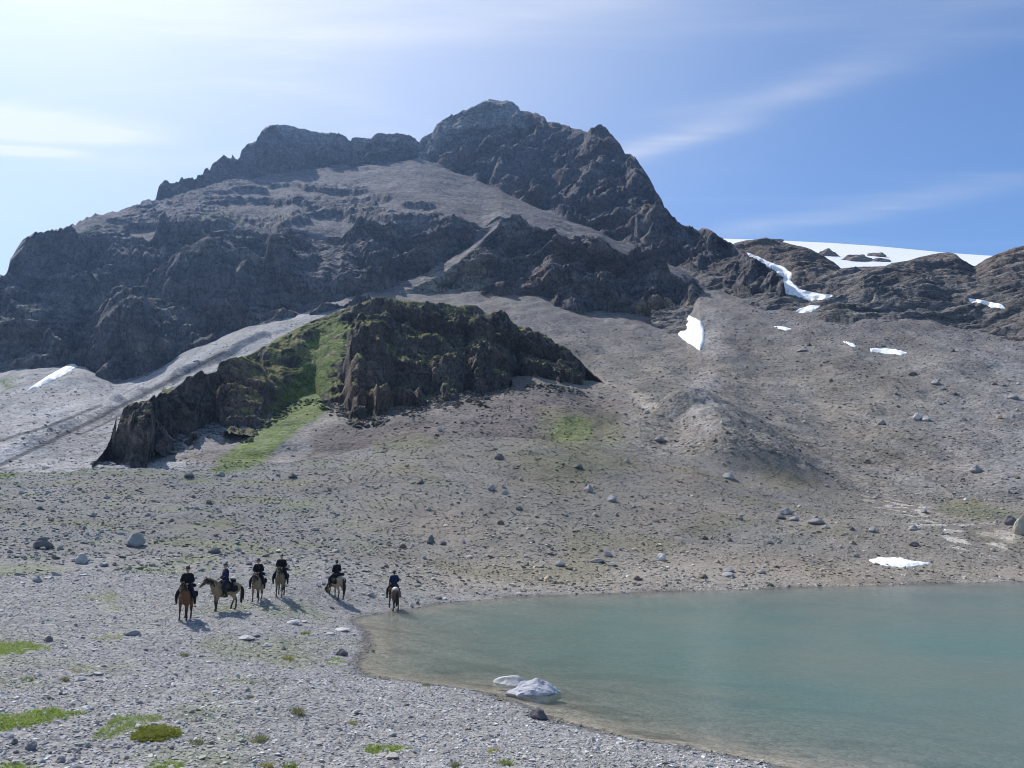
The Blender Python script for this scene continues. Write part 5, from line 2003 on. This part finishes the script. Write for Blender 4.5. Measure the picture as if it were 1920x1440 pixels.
M_COAT = plain_mat('horse coat', (0.2, 0.15, 0.1), 0.62, 0.18, 14.0, 0.35, attr='Col')
M_HAIR = plain_mat('horse hair', (0.018, 0.015, 0.014), 0.65, 0.5, 40.0, 0.3)
M_LEATHER = plain_mat('saddle leather', (0.035, 0.022, 0.016), 0.5, 0.3, 12.0, 0.4)
M_DARKCLOTH = plain_mat('dark cloth', (0.014, 0.014, 0.018), 0.9, 0.3, 18.0, 0.2)
M_WHITECLOTH = plain_mat('white cloth', (0.62, 0.62, 0.64), 0.9, 0.15, 18.0, 0.2)
M_NAVY = plain_mat('navy cloth', (0.016, 0.022, 0.058), 0.9, 0.3, 16.0, 0.2)
M_BLACKCLOTH = plain_mat('black cloth', (0.013, 0.012, 0.016), 0.9, 0.3, 16.0, 0.2)
M_TROUSER = plain_mat('riding trousers', (0.018, 0.018, 0.024), 0.9, 0.3, 20.0, 0.2)
M_BOOT = plain_mat('boot leather', (0.016, 0.012, 0.010), 0.5, 0.3, 10.0, 0.4)
M_SKIN = plain_mat('skin', (0.40, 0.24, 0.17), 0.6, 0.1, 10.0, 0.35)
M_HELM = plain_mat('helmet shell', (0.020, 0.020, 0.024), 0.4, 0.2, 10.0, 0.5)
M_HAT = plain_mat('felt hat', (0.085, 0.062, 0.045), 0.9, 0.2, 14.0, 0.2)
M_EYE = plain_mat('eye', (0.008, 0.006, 0.006), 0.2, 0.1, 10.0, 0.5)
M_STEEL = plain_mat('stirrup steel', (0.35, 0.35, 0.36), 0.35, 0.1, 10.0, 0.6)


def coat_fn(base, points, face, belly, rump=None):
    base, points, face, belly = map(np.array, (base, points, face, belly))

    def fn(co):
        x, y, z = co[:, 0], co[:, 1], co[:, 2]
        c = np.tile(base, (len(co), 1)).astype(float)
        n = fbm(x * 4, y * 4, z * 4, 3)
        c *= (1 + 0.16 * n)[:, None]
        b = sstep(0.92, 0.78, z) * (np.abs(x) < 0.42)
        c = c * (1 - 0.8 * b[:, None]) + belly * 0.8 * b[:, None]
        leg = sstep(0.62, 0.42, z + 0.04 * n) * (x < 0.8)
        c = c * (1 - leg[:, None]) + points * leg[:, None]
        hd = sstep(0.92, 1.15, x + 0.06 * n)
        c = c * (1 - hd[:, None]) + face * hd[:, None]
        if rump is not None:  # sunlight on top of the rump, put into the coat colour
            r = sstep(1.22, 1.36, z + 0.05 * n) * sstep(-0.1, -0.4, x)
            c = c * (1 - r[:, None]) + np.array(rump) * r[:, None]
        return np.clip(c, 0.005, 0.7)
    return fn


def build_horse(label, pos, heading, neck, legs, coat, mane_col=None, tail_swing=0.0, girth=1.0, bag=None, pad='dark', height=1.0):
    """horse with its tack; +x is forward in its own axes. neck: (poll, nose); legs: joint offsets for LF, RF, LH, RH"""
    root = bpy.data.objects.new('horse', None)
    COL.objects.link(root)
    V, F = [], []
    g = girth
    # trunk
    limb(V, F, [(-0.80, 0, 1.17, 0.10 * g, 0.13), (-0.70, 0, 1.15, 0.205 * g, 0.25), (-0.50, 0, 1.13, 0.265 * g, 0.30), (-0.20, 0, 1.08, 0.285 * g, 0.31), (0.10, 0, 1.06, 0.285 * g, 0.325),
                (0.34, 0, 1.08, 0.255 * g, 0.345), (0.54, 0, 1.10, 0.215 * g, 0.31), (0.69, 0, 1.09, 0.13 * g, 0.20)], 22, 18)
    # croup and withers
    limb(V, F, [(-0.62, 0, 1.30, 0.15, 0.10), (-0.42, 0, 1.355, 0.16, 0.10), (-0.1, 0, 1.31, 0.13, 0.08), (0.25, 0, 1.34, 0.08, 0.09), (0.45, 0, 1.37, 0.06, 0.10)], 12, 10)
    poll, nose = Vector(neck[0]), Vector(neck[1])
    b0 = Vector((0.46, 0, 1.20))
    mid = b0.lerp(poll, 0.52) + Vector((0, 0, 0.05))
    limb(V, F, [(0.36, 0, 1.16, 0.19, 0.29), (*b0.lerp(mid, 0.45), 0.150, 0.245), (*mid, 0.105, 0.175), (*poll, 0.072, 0.105)], 14, 14)
    # head: deep jaw, narrow muzzle
    ax = (nose - poll)
    jaw = Vector((ax.z, 0, -ax.x)).normalized()
    if jaw.z > 0 and ax.x > 0.2:
        jaw = -jaw
    if ax.x <= 0.2:
        jaw = Vector((-1, 0, 0)) * 1.0
    h = [poll - ax * 0.06, poll + ax * 0.22 + jaw * 0.035, poll + ax * 0.48 + jaw * 0.02, poll + ax * 0.80, nose, nose + ax.normalized() * 0.05]
    hr = [(0.06, 0.075), (0.092, 0.125), (0.075, 0.098), (0.052, 0.064), (0.055, 0.062), (0.034, 0.038)]
    limb(V, F, [(*p, *r) for p, r in zip(h, hr)], 16, 12)
    up = -jaw
    for s in (1, -1):
        e0 = poll + up * 0.06 + Vector((0, 0.05 * s, 0)) - ax * 0.02
        e1 = e0 + up * 0.13 - ax.normalized() * 0.03 + Vector((0, 0.025 * s, 0))
        limb(V, F, [(*e0, 0.032, 0.024), (*e0.lerp(e1, 0.5), 0.036, 0.022), (*e1, 0.010, 0.008)], 6, 8)
    # legs
    LF, RF, LH, RH = legs
    for s, o in ((1, LF), (-1, RF)):
        kx, kz, fx, fz, hx, hz = o
        y = 0.155 * s
        limb(V, F, [(0.44, y * 0.75, 1.08, 0.10, 0.20), (0.43, y * 1.05, 0.86, 0.088, 0.115), (0.44 + kx * 0.5, y, 0.66, 0.060, 0.074), (0.45 + kx, y, 0.45 + kz, 0.050, 0.054), (0.45 + (kx + fx) / 2, y, 0.29 + (kz + fz) / 2, 0.034, 0.040),
                    (0.45 + fx, y, 0.13 + fz, 0.042, 0.046), (0.49 + hx, y, 0.065 + hz, 0.040, 0.044), (0.52 + hx, y, 0.010 + hz, 0.056, 0.064)], 26, 10)
    for s, o in ((1, LH), (-1, RH)):
        kx, kz, fx, fz, hx, hz = o
        y = 0.145 * s
        limb(V, F, [(-0.52, y * 0.75, 1.12, 0.13, 0.24), (-0.44 + kx * 0.2, y * 1.12, 0.86, 0.108, 0.165), (-0.52 + kx * 0.5, y * 1.05, 0.70, 0.072, 0.098), (-0.64 + kx, y, 0.52 + kz, 0.050, 0.066), (-0.625 + (kx + fx) / 2, y, 0.33 + (kz + fz) / 2, 0.038, 0.044),
                    (-0.61 + fx, y, 0.14 + fz, 0.044, 0.048), (-0.57 + hx, y, 0.07 + hz, 0.042, 0.046), (-0.54 + hx, y, 0.010 + hz, 0.056, 0.064)], 26, 10)
    me = fuse('body', V, F, 0.021, 4)
    me.materials.append(M_COAT)
    paint(me, coat)
    body = add_obj('body', me, root)
    # eyes
    for s in (1, -1):
        V, F = [], []
        ball(V, F, poll + ax * 0.27 + up * 0.045 + Vector((0, 0.083 * s, 0)), 0.022, 8, 6)
        add_obj('eye', raw_mesh('eye', V, F, M_EYE), root)
    hair = M_HAIR if mane_col is None else plain_mat('mane hair', mane_col, 0.7, 0.4, 40.0, 0.3)
    # mane: many locks falling off the crest to one side, and a forelock
    V, F = [], []
    r = random.Random(int(heading * 100) + 5)
    crest0 = Vector((0.44, 0, 1.43))
    for i in range(30):
        s = i / 29
        p = crest0.lerp(poll + up * 0.085, s) + (Vector((-0.02, 0, 0.03)) * math.sin(math.pi * s))
        p.y += r.uniform(-0.01, 0.01)
        sd = 1 if r.random() < 0.72 else -1
        L = r.uniform(0.18, 0.30)
        q = p + Vector((r.uniform(-0.04, 0.03), 0.10 * sd, -0.35 * L))
        e = q + Vector((r.uniform(-0.04, 0.02), 0.05 * sd, -L * 0.75))
        limb(V, F, [(*p, 0.020, 0.028), (*q, 0.018, 0.034), (*e, 0.006, 0.010)], 5, 6)
    for i in range(5):
        p = poll + up * 0.07
        e = poll + ax * 0.38 + up * 0.09 + Vector((0, r.uniform(-0.05, 0.05), 0))
        limb(V, F, [(*p, 0.018, 0.016), (*p.lerp(e, 0.5) + up * 0.01, 0.018, 0.014), (*e, 0.005, 0.005)], 5, 6)
    add_obj('mane', raw_mesh('mane', V, F, hair), root)
    # tail
    V, F = [], []
    for i in range(16):
        a, b2 = r.uniform(-1, 1), r.uniform(-1, 1)
        top = Vector((-0.80, 0.02 * a, 1.24 + 0.02 * b2))
        m1 = Vector((-0.93 + 0.03 * b2, 0.05 * a + 0.3 * tail_swing, 1.08))
        m2 = Vector((-0.97 + 0.05 * b2, 0.075 * a + 0.7 * tail_swing, 0.75))
        e = Vector((-0.95 + 0.06 * b2, 0.05 * a + tail_swing, r.uniform(0.26, 0.46)))
        limb(V, F, [(*top, 0.030, 0.034), (*m1, 0.036, 0.036), (*m2, 0.036, 0.036), (*e, 0.008, 0.008)], 9, 6)
    add_obj('tail', raw_mesh('tail', V, F, hair), root)
    # saddle pad: a cloth bent over the back
    V, F = [], []
    nx, na = 10, 17
    for i in range(nx):
        x = -0.34 + 0.62 * i / (nx - 1)
        for j in range(na):
            a = math.radians(-112 + 224 * j / (na - 1))
            zc = 1.10
            ry = 0.305 * g + 0.02 * (x < 0)
            rz = 0.322 if x < 0.1 else 0.322 + 0.04 * (x - 0.1)
            V.append((x, ry * math.sin(a), zc + rz * math.cos(a) * 1.0 + (0.012 if abs(a) < 0.5 else 0)))
    for i in range(nx - 1):
        for j in range(na - 1):
            a = i * na + j
            F.append((a, a + 1, a + na + 1, a + na))
    pm = raw_mesh('saddle_pad', V, F, M_DARKCLOTH if pad == 'dark' else M_WHITECLOTH)
    bm = bmesh.new()
    bm.from_mesh(pm)
    bmesh.ops.solidify(bm, geom=bm.faces[:], thickness=-0.022)
    bm.to_mesh(pm)
    bm.free()
    add_obj('saddle_pad', pm, root)
    # saddle: seat with pommel and cantle, flaps, girth, stirrups
    V, F = [], []
    limb(V, F, [(0.24, 0, 1.50, 0.07, 0.045), (0.19, 0, 1.49, 0.11, 0.055), (0.05, 0, 1.445, 0.14, 0.050), (-0.10, 0, 1.455, 0.16, 0.050), (-0.20, 0, 1.51, 0.165, 0.045), (-0.24, 0, 1.535, 0.14, 0.03)], 14, 14)
    sm = fuse('saddle', V, F, 0.02, 2)
    sm.materials.append(M_LEATHER)
    saddle = add_obj('saddle', sm, root)
    for s in (1, -1):
        V, F = [], []
        for k in range(9):
            a = math.radians(22 + 62 * k / 8)
            w = 0.17 - 0.03 * abs(k - 5) / 5
            y, z = (0.325 * g) * math.sin(a) * s, 1.115 + 0.345 * math.cos(a)
            V += [(0.06 - w, y, z), (0.08 + w, y, z), (0.06 - w, y + 0.02 * s, z), (0.08 + w, y + 0.02 * s, z)]
        for k in range(8):
            b = 4 * k
            F += [(b, b + 1, b + 5, b + 4), (b + 2, b + 6, b + 7, b + 3), (b, b + 4, b + 6, b + 2), (b + 1, b + 3, b + 7, b + 5)]
        F += [(0, 2, 3, 1), (32, 33, 35, 34)]
        add_obj('flap', raw_mesh('flap', V, F, M_LEATHER), saddle)
        V, F = [], []
        y = 0.37 * g * s
        limb(V, F, [(0.10, 0.33 * g * s, 1.20, 0.006, 0.018), (0.12, y, 1.02, 0.006, 0.018), (0.13, y, 0.84, 0.006, 0.018)], 6, 6)
        for k in range(10):
            pass
        ring = [(0.13 + 0.065 * math.sin(a), y, 0.78 + 0.065 * math.cos(a)) for a in [2 * math.pi * k / 12 for k in range(13)]]
        tube(V, F, ring, [0.009] * 13, 6, (0, 1, 0))
        add_obj('stirrup', raw_mesh('stirrup', V, F, M_LEATHER), saddle)
    V, F = [], []
    gp = [(0.22, 0.300 * g * math.sin(a), 1.065 + 0.352 * math.cos(a)) for a in [math.radians(100 + 160 * k / 14) for k in range(15)]]
    tube(V, F, gp, [(0.05, 0.010)] * 15, 8, (1, 0, 0))
    add_obj('girth', raw_mesh('girth', V, F, M_LEATHER), saddle)
    # bridle with reins
    V, F = [], []
    def head_ring(t, ry, rz, w):
        c = poll + ax * t + jaw * (0.03 if t < 0.4 else 0.01)
        u = up
        pts = [c + Vector((0, 1, 0)) * (ry * math.sin(a)) + u * (rz * math.cos(a)) for a in [2 * math.pi * k / 14 for k in range(15)]]
        tube(V, F, pts, [(0.012, 0.006)] * 15, 6, ax.normalized())
    head_ring(0.64, 0.072, 0.088, 0)
    head_ring(0.10, 0.088, 0.118, 0)
    for s in (1, -1):
        tube(V, F, [poll + ax * 0.08 + Vector((0, 0.088 * s, 0)), poll + ax * 0.45 + Vector((0, 0.092 * s, 0)), poll + ax * 0.82 + Vector((0, 0.066 * s, 0))], [(0.010, 0.006)] * 3, 6, (0, 1, 0))
    bridle = add_obj('bridle', raw_mesh('bridle', V, F, M_LEATHER), root)
    V, F = [], []
    bit = poll + ax * 0.84
    hand = Vector((0.36, 0, 1.62))
    for s in (1, -1):
        a = bit + Vector((0, 0.07 * s, 0))
        m = a.lerp(hand, 0.5) + Vector((0, 0.12 * s, -0.06))
        if poll.z < 1.0:
            m = Vector((0.62, 0.17 * s, 1.22))
        limb(V, F, [(*a, 0.008, 0.008), (*m, 0.008, 0.008), (*(hand + Vector((0, 0.06 * s, 0))), 0.008, 0.008)], 12, 5)
    add_obj('reins', raw_mesh('reins', V, F, M_LEATHER), bridle)
    # luggage behind the saddle
    if bag:
        for s in (1, -1):
            V, F = [], []
            limb(V, F, [(-0.50, 0.315 * g * s, 1.13, 0.06, 0.13), (-0.42, 0.34 * g * s, 1.12, 0.085, 0.16), (-0.28, 0.345 * g * s, 1.12, 0.085, 0.16), (-0.20, 0.325 * g * s, 1.13, 0.06, 0.13)], 10, 12)
            add_obj('saddlebag', raw_mesh('saddlebag', V, F, M_DARKCLOTH), root)
        V, F = [], []
        limb(V, F, [(-0.37, -0.30, 1.50, 0.07, 0.07), (-0.37, -0.15, 1.53, 0.095, 0.095), (-0.37, 0.15, 1.53, 0.095, 0.095), (-0.37, 0.30, 1.50, 0.07, 0.07)], 12, 12, (1, 0, 0))
        add_obj('bedroll', raw_mesh('bedroll', V, F, M_DARKCLOTH), root)
        if bag == 'white':
            V, F = [], []
            ball(V, F, (-0.40, 0.02, 1.62), (0.12, 0.15, 0.07), 14, 8)
            add_obj('bundle', raw_mesh('bundle', V, F, M_WHITECLOTH), root)
    root.location = pos
    root.rotation_euler = (0, 0, heading)
    root.scale = (height, height, height)
    set_props(root, label, 'horse', 'horses of the riding party')
    return root


def build_person(label, pos, heading, jacket_mat, hat, look=0.0, lean=0.06, arms=None, scale=1.0, group='riders on horseback'):
    """seated rider; own axes as the horse's: +x forward, hips at (0, 0, 1.56)"""
    root = bpy.data.objects.new('person', None)
    COL.objects.link(root)
    hipz = 1.555
    tx = lambda z: lean * (z - hipz)
    sh = (tx(2.02) - 0.01, 2.02)
    arms = arms or {1: ((0.03, 0.27, 1.76), (0.31, 0.085, 1.64)), -1: ((0.03, -0.27, 1.76), (0.31, -0.085, 1.62))}
    hc = Vector((tx(2.27) + 0.025, 0, 2.265))

    def figure(grow, with_head=True, with_legs=True, arm_to=1.0, torso=True):
        V, F = [], []
        if torso:
            limb(V, F, [(-0.02, 0, 1.47, 0.165 + grow, 0.115 + grow), (-0.01, 0, 1.57, 0.172 + grow, 0.125 + grow), (tx(1.74), 0, 1.74, 0.150 + grow, 0.105 + grow), (tx(1.92), 0, 1.92, 0.180 + grow, 0.118 + grow), (sh[0], 0, 2.03, 0.150 + grow, 0.085 + grow), (sh[0] + 0.01, 0, 2.10, 0.065 + grow, 0.06 + grow)], 18, 16)
            for s in (1, -1):
                el, hd = arms[s]
                el, hd = Vector(el), Vector(hd)
                S = Vector((sh[0], 0.185 * s, sh[1] - 0.01))
                hd2 = el.lerp(hd, arm_to)
                limb(V, F, [(sh[0], 0.10 * s, sh[1] + 0.015, 0.065 + grow, 0.065 + grow), (*S, 0.062 + grow, 0.062 + grow), (*S.lerp(el, 0.5), 0.052 + grow, 0.052 + grow), (*el, 0.043 + grow, 0.043 + grow), (*el.lerp(hd2, 0.4), 0.042 + grow, 0.042 + grow), (*hd2, 0.028 + grow, 0.028 + grow)], 18, 10, (0, 0, 1))
        if with_legs:
            for s in (1, -1):
                limb(V, F, [(-0.02, 0.09 * s, 1.53, 0.10 + grow, 0.11 + grow), (0.14, 0.22 * s, 1.42, 0.088 + grow, 0.092 + grow), (0.29, 0.345 * s, 1.24, 0.062 + grow, 0.066 + grow), (0.22, 0.395 * s, 1.06, 0.055 + grow, 0.060 + grow), (0.12, 0.405 * s, 0.86, 0.038 + grow, 0.040 + grow)], 20, 10)
        if with_head:
            limb(V, F, [(sh[0], 0, 2.05, 0.058, 0.058), (hc.x - 0.02, 0, 2.15, 0.054, 0.056), (hc.x - 0.01, 0, 2.20, 0.06, 0.06)], 8, 12)
        return V, F
    # the body: one skin from feet to crown, hands with fingers
    V, F = figure(0.0)
    R = Matrix.Rotation(look, 3, 'Z')

    def H(x, y, z):
        p = R @ Vector((x, y, z))
        return (hc.x + p.x, hc.y + p.y, hc.z + p.z)
    ball(V, F, H(-0.012, 0, 0.025), (0.098, 0.078, 0.108), 16, 12)
    ball(V, F, H(0.040, 0, -0.045), (0.058, 0.060, 0.075), 14, 10)
    limb(V, F, [(*H(0.085, 0, 0.02), 0.012, 0.010), (*H(0.108, 0, -0.022), 0.017, 0.014), (*H(0.09, 0, -0.036), 0.014, 0.010)], 6, 8)
    for s in (1, -1):
        ball(V, F, H(-0.012, 0.080 * s, -0.005), (0.022, 0.010, 0.034), 8, 6)
    ball(V, F, H(0.088, 0, -0.066), (0.014, 0.026, 0.009), 8, 6)
    for s in (1, -1):
        hd = Vector(arms[s][1])
        limb(V, F, [(0.12, 0.405 * s, 0.87, 0.038, 0.04), (0.10, 0.405 * s, 0.80, 0.038, 0.048), (0.20, 0.415 * s, 0.755, 0.042, 0.030), (0.29, 0.42 * s, 0.755, 0.036, 0.022)], 10, 10)
        limb(V, F, [(*(hd - Vector((0.02, 0, 0))), 0.028, 0.028), (*(hd + Vector((0.04, 0, -0.004))), 0.040, 0.020), (*(hd + Vector((0.085, 0, -0.012))), 0.038, 0.016)], 8, 10, (0, 0, 1))
    me = fuse('body', V, F, 0.015, 3)
    bm = bmesh.new()
    bm.from_mesh(me)
    tmpV, tmpF = [], []
    for s in (1, -1):
        hd = Vector(arms[s][1])
        for k, (dz, L) in enumerate(((0.027, 0.066), (0.009, 0.074), (-0.009, 0.068), (-0.026, 0.052))):
            a = hd + Vector((0.078, 0, dz - 0.010))
            b = a + Vector((L * 0.55, -0.012 * s, -0.002))
            c = b + Vector((-0.004, -0.034 * s, -0.004))
            d = c + Vector((-0.032, -0.010 * s, 0.0))
            limb(tmpV, tmpF, [(*a, 0.0095, 0.0095), (*b, 0.009, 0.009), (*c, 0.0085, 0.0085), (*d, 0.007, 0.007)], 8, 6, (0, 0, 1))
        a = hd + Vector((0.025, -0.012 * s, 0.026))
        b = a + Vector((0.038, -0.030 * s, 0.010))
        c = b + Vector((0.030, -0.004 * s, -0.006))
        limb(tmpV, tmpF, [(*a, 0.012, 0.012), (*b, 0.0105, 0.0105), (*c, 0.008, 0.008)], 6, 6, (0, 0, 1))
    off = [bm.verts.new(v) for v in tmpV]
    for f in tmpF:
        bm.faces.new([off[i] for i in f]).smooth = True
    bm.to_mesh(me)
    bm.free()
    me.materials.append(M_SKIN)
    add_obj('body', me, root)
    for s in (1, -1):
        V, F = [], []
        ball(V, F, H(0.086, 0.034 * s, 0.004), 0.011, 8, 6)
        add_obj('eye', raw_mesh('eye', V, F, M_EYE), root)
    # clothes
    V, F = figure(0.020, with_head=False, with_legs=False, arm_to=0.93)
    limb(V, F, [(-0.02, 0, 1.45, 0.205, 0.15), (-0.01, 0, 1.56, 0.205, 0.158), (0, 0, 1.66, 0.185, 0.14)], 8, 16)
    jm = fuse('jacket', V, F, 0.020, 3)
    jm.materials.append(jacket_mat)
    add_obj('jacket', jm, root)
    V, F = figure(0.016, with_head=False, torso=False)
    limb(V, F, [(-0.02, 0, 1.45, 0.185, 0.13), (-0.01, 0, 1.55, 0.185, 0.138)], 5, 14)
    tm = fuse('trousers', V, F, 0.020, 3)
    tm.materials.append(M_TROUSER)
    add_obj('trousers', tm, root)
    for s in (1, -1):
        V, F = [], []
        limb(V, F, [(0.21, 0.398 * s, 1.07, 0.072, 0.076), (0.15, 0.405 * s, 0.93, 0.060, 0.064), (0.10, 0.407 * s, 0.82, 0.052, 0.062), (0.12, 0.408 * s, 0.765, 0.050, 0.055)], 10, 10)
        limb(V, F, [(0.06, 0.408 * s, 0.752, 0.045, 0.040), (0.18, 0.416 * s, 0.758, 0.052, 0.044), (0.27, 0.422 * s, 0.752, 0.050, 0.034), (0.325, 0.425 * s, 0.748, 0.036, 0.022)], 10, 10)
        bmh = fuse('boot', V, F, 0.016, 2)
        bmh.materials.append(M_BOOT)
        add_obj('boot', bmh, root)
    if hat == 'helmet':
        V, F = [], []
        ball(V, F, H(-0.012, 0, 0.055), (0.122, 0.100, 0.105), 18, 12)
        V2 = [(x, y, max(z, hc.z + 0.022)) for x, y, z in V]
        hm = raw_mesh('helmet', V2, F, M_HELM)
        ho = add_obj('helmet', hm, root)
        V, F = [], []
        limb(V, F, [(*H(0.085, 0, 0.050), 0.085, 0.010), (*H(0.125, 0, 0.044), 0.072, 0.008), (*H(0.165, 0, 0.034), 0.042, 0.006)], 6, 12)
        add_obj('visor', raw_mesh('visor', V, F, M_HELM), ho)
    else:
        V, F = [], []
        for i, (r_, z_) in enumerate([(0.001, 0.165), (0.06, 0.168), (0.085, 0.15), (0.098, 0.06), (0.105, 0.045), (0.16, 0.040), (0.205, 0.052), (0.205, 0.045), (0.16, 0.030), (0.10, 0.032), (0.001, 0.032)]):
            for k in range(20):
                a = 2 * math.pi * k / 20
                V.append(H(-0.008 + 1.08 * r_ * math.cos(a), r_ * math.sin(a), z_ + (0.03 * abs(math.sin(a)) ** 2 if r_ > 0.15 else 0)))
        for i in range(10):
            for k in range(20):
                a, b = i * 20 + k, i * 20 + (k + 1) % 20
                F.append((a, b, b + 20, a + 20))
        add_obj('hat', raw_mesh('hat', V, F, M_HAT), root)
    # short hair under the hat
    V, F = [], []
    ball(V, F, H(-0.030, 0, 0.0), (0.095, 0.084, 0.085), 14, 10)
    V = [(x, y, min(z, hc.z + 0.05)) for x, y, z in V]
    add_obj('hair', raw_mesh('hair', V, F, M_HAIR), root)
    root.location = pos
    root.rotation_euler = (0, 0, heading)
    root.scale = (scale, scale, scale)
    set_props(root, label, 'person', group)
    return root


STAND = [(0, 0, 0, 0, 0, 0)] * 4
UPNECK = ((0.98, 0, 1.66), (1.32, 0, 1.30))
HIGHNECK = ((0.92, 0, 1.72), (1.22, 0, 1.34))
LOWNECK = ((1.05, 0, 1.50), (1.36, 0, 1.12))
GRAZE = ((1.16, 0, 0.66), (1.28, 0, 0.20))


def head_to(fx, fy):
    return math.atan2(fy, fx)


# label, pixel under the hooves, heading, neck, legs, coat ...
HORSES = [
    dict(px=(347, 1162), head=head_to(-0.20, -0.98), neck=HIGHNECK, h=0.98,
         legs=[(0.05, 0.02, -0.02, 0.04, -0.02, 0.04), (0, 0, 0, 0, 0, 0), (0.10, 0, 0.12, 0, 0.12, 0), (-0.06, 0, -0.12, 0.0, -0.12, 0)],
         coat=coat_fn((0.115, 0.052, 0.024), (0.022, 0.015, 0.012), (0.075, 0.036, 0.020), (0.13, 0.065, 0.032)), bag='white', tail=0.05,
         label='bay horse with black lower legs, walking towards the camera, leftmost of the six',
         rider=dict(mat=M_BLACKCLOTH, hat='hat', look=0.35, label='rider in black with a brown brimmed hat, on the leftmost bay horse')),
    dict(px=(420, 1145), head=head_to(-0.90, -0.44), neck=UPNECK, h=0.97,
         legs=[(0.03, 0, 0.05, 0, 0.05, 0), (-0.02, 0, -0.06, 0, -0.06, 0), (0.20, 0.05, 0.30, 0.10, 0.26, 0.10), (-0.07, 0, -0.10, 0, -0.10, 0)],
         coat=coat_fn((0.235, 0.165, 0.092), (0.022, 0.018, 0.016), (0.110, 0.078, 0.050), (0.33, 0.25, 0.16)), bag='white', tail=-0.03,
         label='dun horse with a black tail, side view, walking left, one hind leg lifted',
         rider=dict(mat=M_NAVY, hat='helmet', look=0.25, label='rider in navy with a dark helmet, on the dun horse seen from the side')),
    dict(px=(482, 1127), head=head_to(-0.20, -0.98), neck=LOWNECK, h=0.93,
         legs=[(0, 0, 0, 0, 0, 0), (0.04, 0.02, 0.02, 0.03, 0.02, 0.03), (0.06, 0, 0.08, 0, 0.08, 0), (-0.05, 0, -0.08, 0, -0.08, 0)],
         coat=coat_fn((0.205, 0.155, 0.098), (0.030, 0.025, 0.022), (0.075, 0.055, 0.040), (0.28, 0.22, 0.15)), bag='dark', tail=0.06,
         label='sandy horse facing the camera with its head lowered, third from the left',
         rider=dict(mat=M_BLACKCLOTH, hat='hat', look=-0.25, lean=0.16, label='rider in black leaning forward, on the sandy third horse from the left')),
    dict(px=(525, 1118), head=head_to(-0.12, -0.99), neck=UPNECK, h=0.97,
         legs=[(0, 0, 0, 0, 0, 0), (0, 0, 0, 0, 0, 0), (-0.05, 0, -0.05, 0, -0.05, 0), (0.06, 0, 0.08, 0, 0.08, 0)],
         coat=coat_fn((0.165, 0.122, 0.078), (0.025, 0.020, 0.018), (0.085, 0.062, 0.042), (0.22, 0.17, 0.11)), bag='dark', tail=0.08,
         label='brown-grey horse standing square to the camera, fourth from the left',
         rider=dict(mat=M_BLACKCLOTH, hat='helmet', look=0.0, label='rider sitting upright in black with a helmet, on the fourth horse from the left')),
    dict(px=(630, 1123), head=head_to(-0.48, 0.88), neck=GRAZE, h=0.97,
         legs=[(0.10, 0, 0.12, 0, 0.12, 0), (-0.02, 0, -0.04, 0, -0.04, 0), (0.03, 0, 0.05, 0, 0.05, 0), (-0.04, 0, -0.06, 0, -0.06, 0)],
         coat=coat_fn((0.36, 0.27, 0.175), (0.075, 0.055, 0.040), (0.15, 0.11, 0.075), (0.36, 0.28, 0.19)), bag='dark', tail=-0.02,
         label='pale cream horse grazing with its head down, turned away from the camera',
         rider=dict(mat=M_BLACKCLOTH, hat='helmet', look=0.2, scale=0.95, label='slim rider in black seen from the side, on the grazing cream horse')),
    dict(px=(738, 1143), head=head_to(-0.20, 0.98), neck=UPNECK, h=0.97,
         legs=[(0.04, 0, 0.06, 0, 0.06, 0), (-0.02, 0, -0.03, 0, -0.03, 0), (0.02, 0, 0.03, 0, 0.03, 0), (-0.05, 0, -0.06, 0, -0.06, 0)],
         coat=coat_fn((0.13, 0.085, 0.062), (0.030, 0.022, 0.018), (0.09, 0.06, 0.045), (0.15, 0.10, 0.07), (0.46, 0.43, 0.40)), bag=None, tail=0.0,
         label='roan horse with a dark tail and the sunlight on its rump coloured whitish, seen from behind at the water edge',
         rider=dict(mat=M_NAVY, hat='helmet', look=0.0, label='rider in a navy jacket seen from behind, alone at the edge of the lake')),
]
for hs in HORSES:
    hit = GROUND.hit(*hs['px'])
    pos = (hit[0], hit[1], hit[2] - 0.012)
    bearing = math.atan2(hit[0], hit[1])
    hs['head'] -= bearing
    build_horse(hs['label'], pos, hs['head'], hs['neck'], hs['legs'], hs['coat'], None, hs['tail'], 1.0, hs['bag'], 'dark', hs['h'])
    rd = hs['rider']
    k = hs['h']
    build_person(rd['label'], (pos[0], pos[1], pos[2]), hs['head'], rd['mat'], rd['hat'], rd.get('look', 0), rd.get('lean', 0.06), None, k * rd.get('scale', 1.0) if False else k)
# ------------------------------------------------------------------ the air
def build_haze():
    x0, x1, y0, y1, z0, z1 = -2200, 2200, -60, 1300, -4.0, 560.0
    v = [(x, y, z) for z in (z0, z1) for y in (y0, y1) for x in (x0, x1)]
    f = [(0, 2, 3, 1), (4, 5, 7, 6), (0, 1, 5, 4), (2, 6, 7, 3), (0, 4, 6, 2), (1, 3, 7, 5)]
    me = bpy.data.meshes.new('haze')
    me.from_pydata(v, [], f)
    m = bpy.data.materials.new('mountain air')
    m.use_nodes = True
    N = NT(m.node_tree)
    N.n.clear()
    out = N.node('ShaderNodeOutputMaterial')
    pv = N.node('ShaderNodeVolumePrincipled')
    pv.inputs['Color'].default_value = (0.34, 0.56, 1.0, 1)
    pv.inputs['Density'].default_value = HAZE_DENSITY
    pv.inputs['Anisotropy'].default_value = 0.70
    N.link(pv.outputs[0], out.inputs['Volume'])
    me.materials.append(m)
    set_props(add_obj('haze', me), 'thin blue mountain haze', None, None, 'stuff')


HAZE_DENSITY = 0.00012
build_haze()
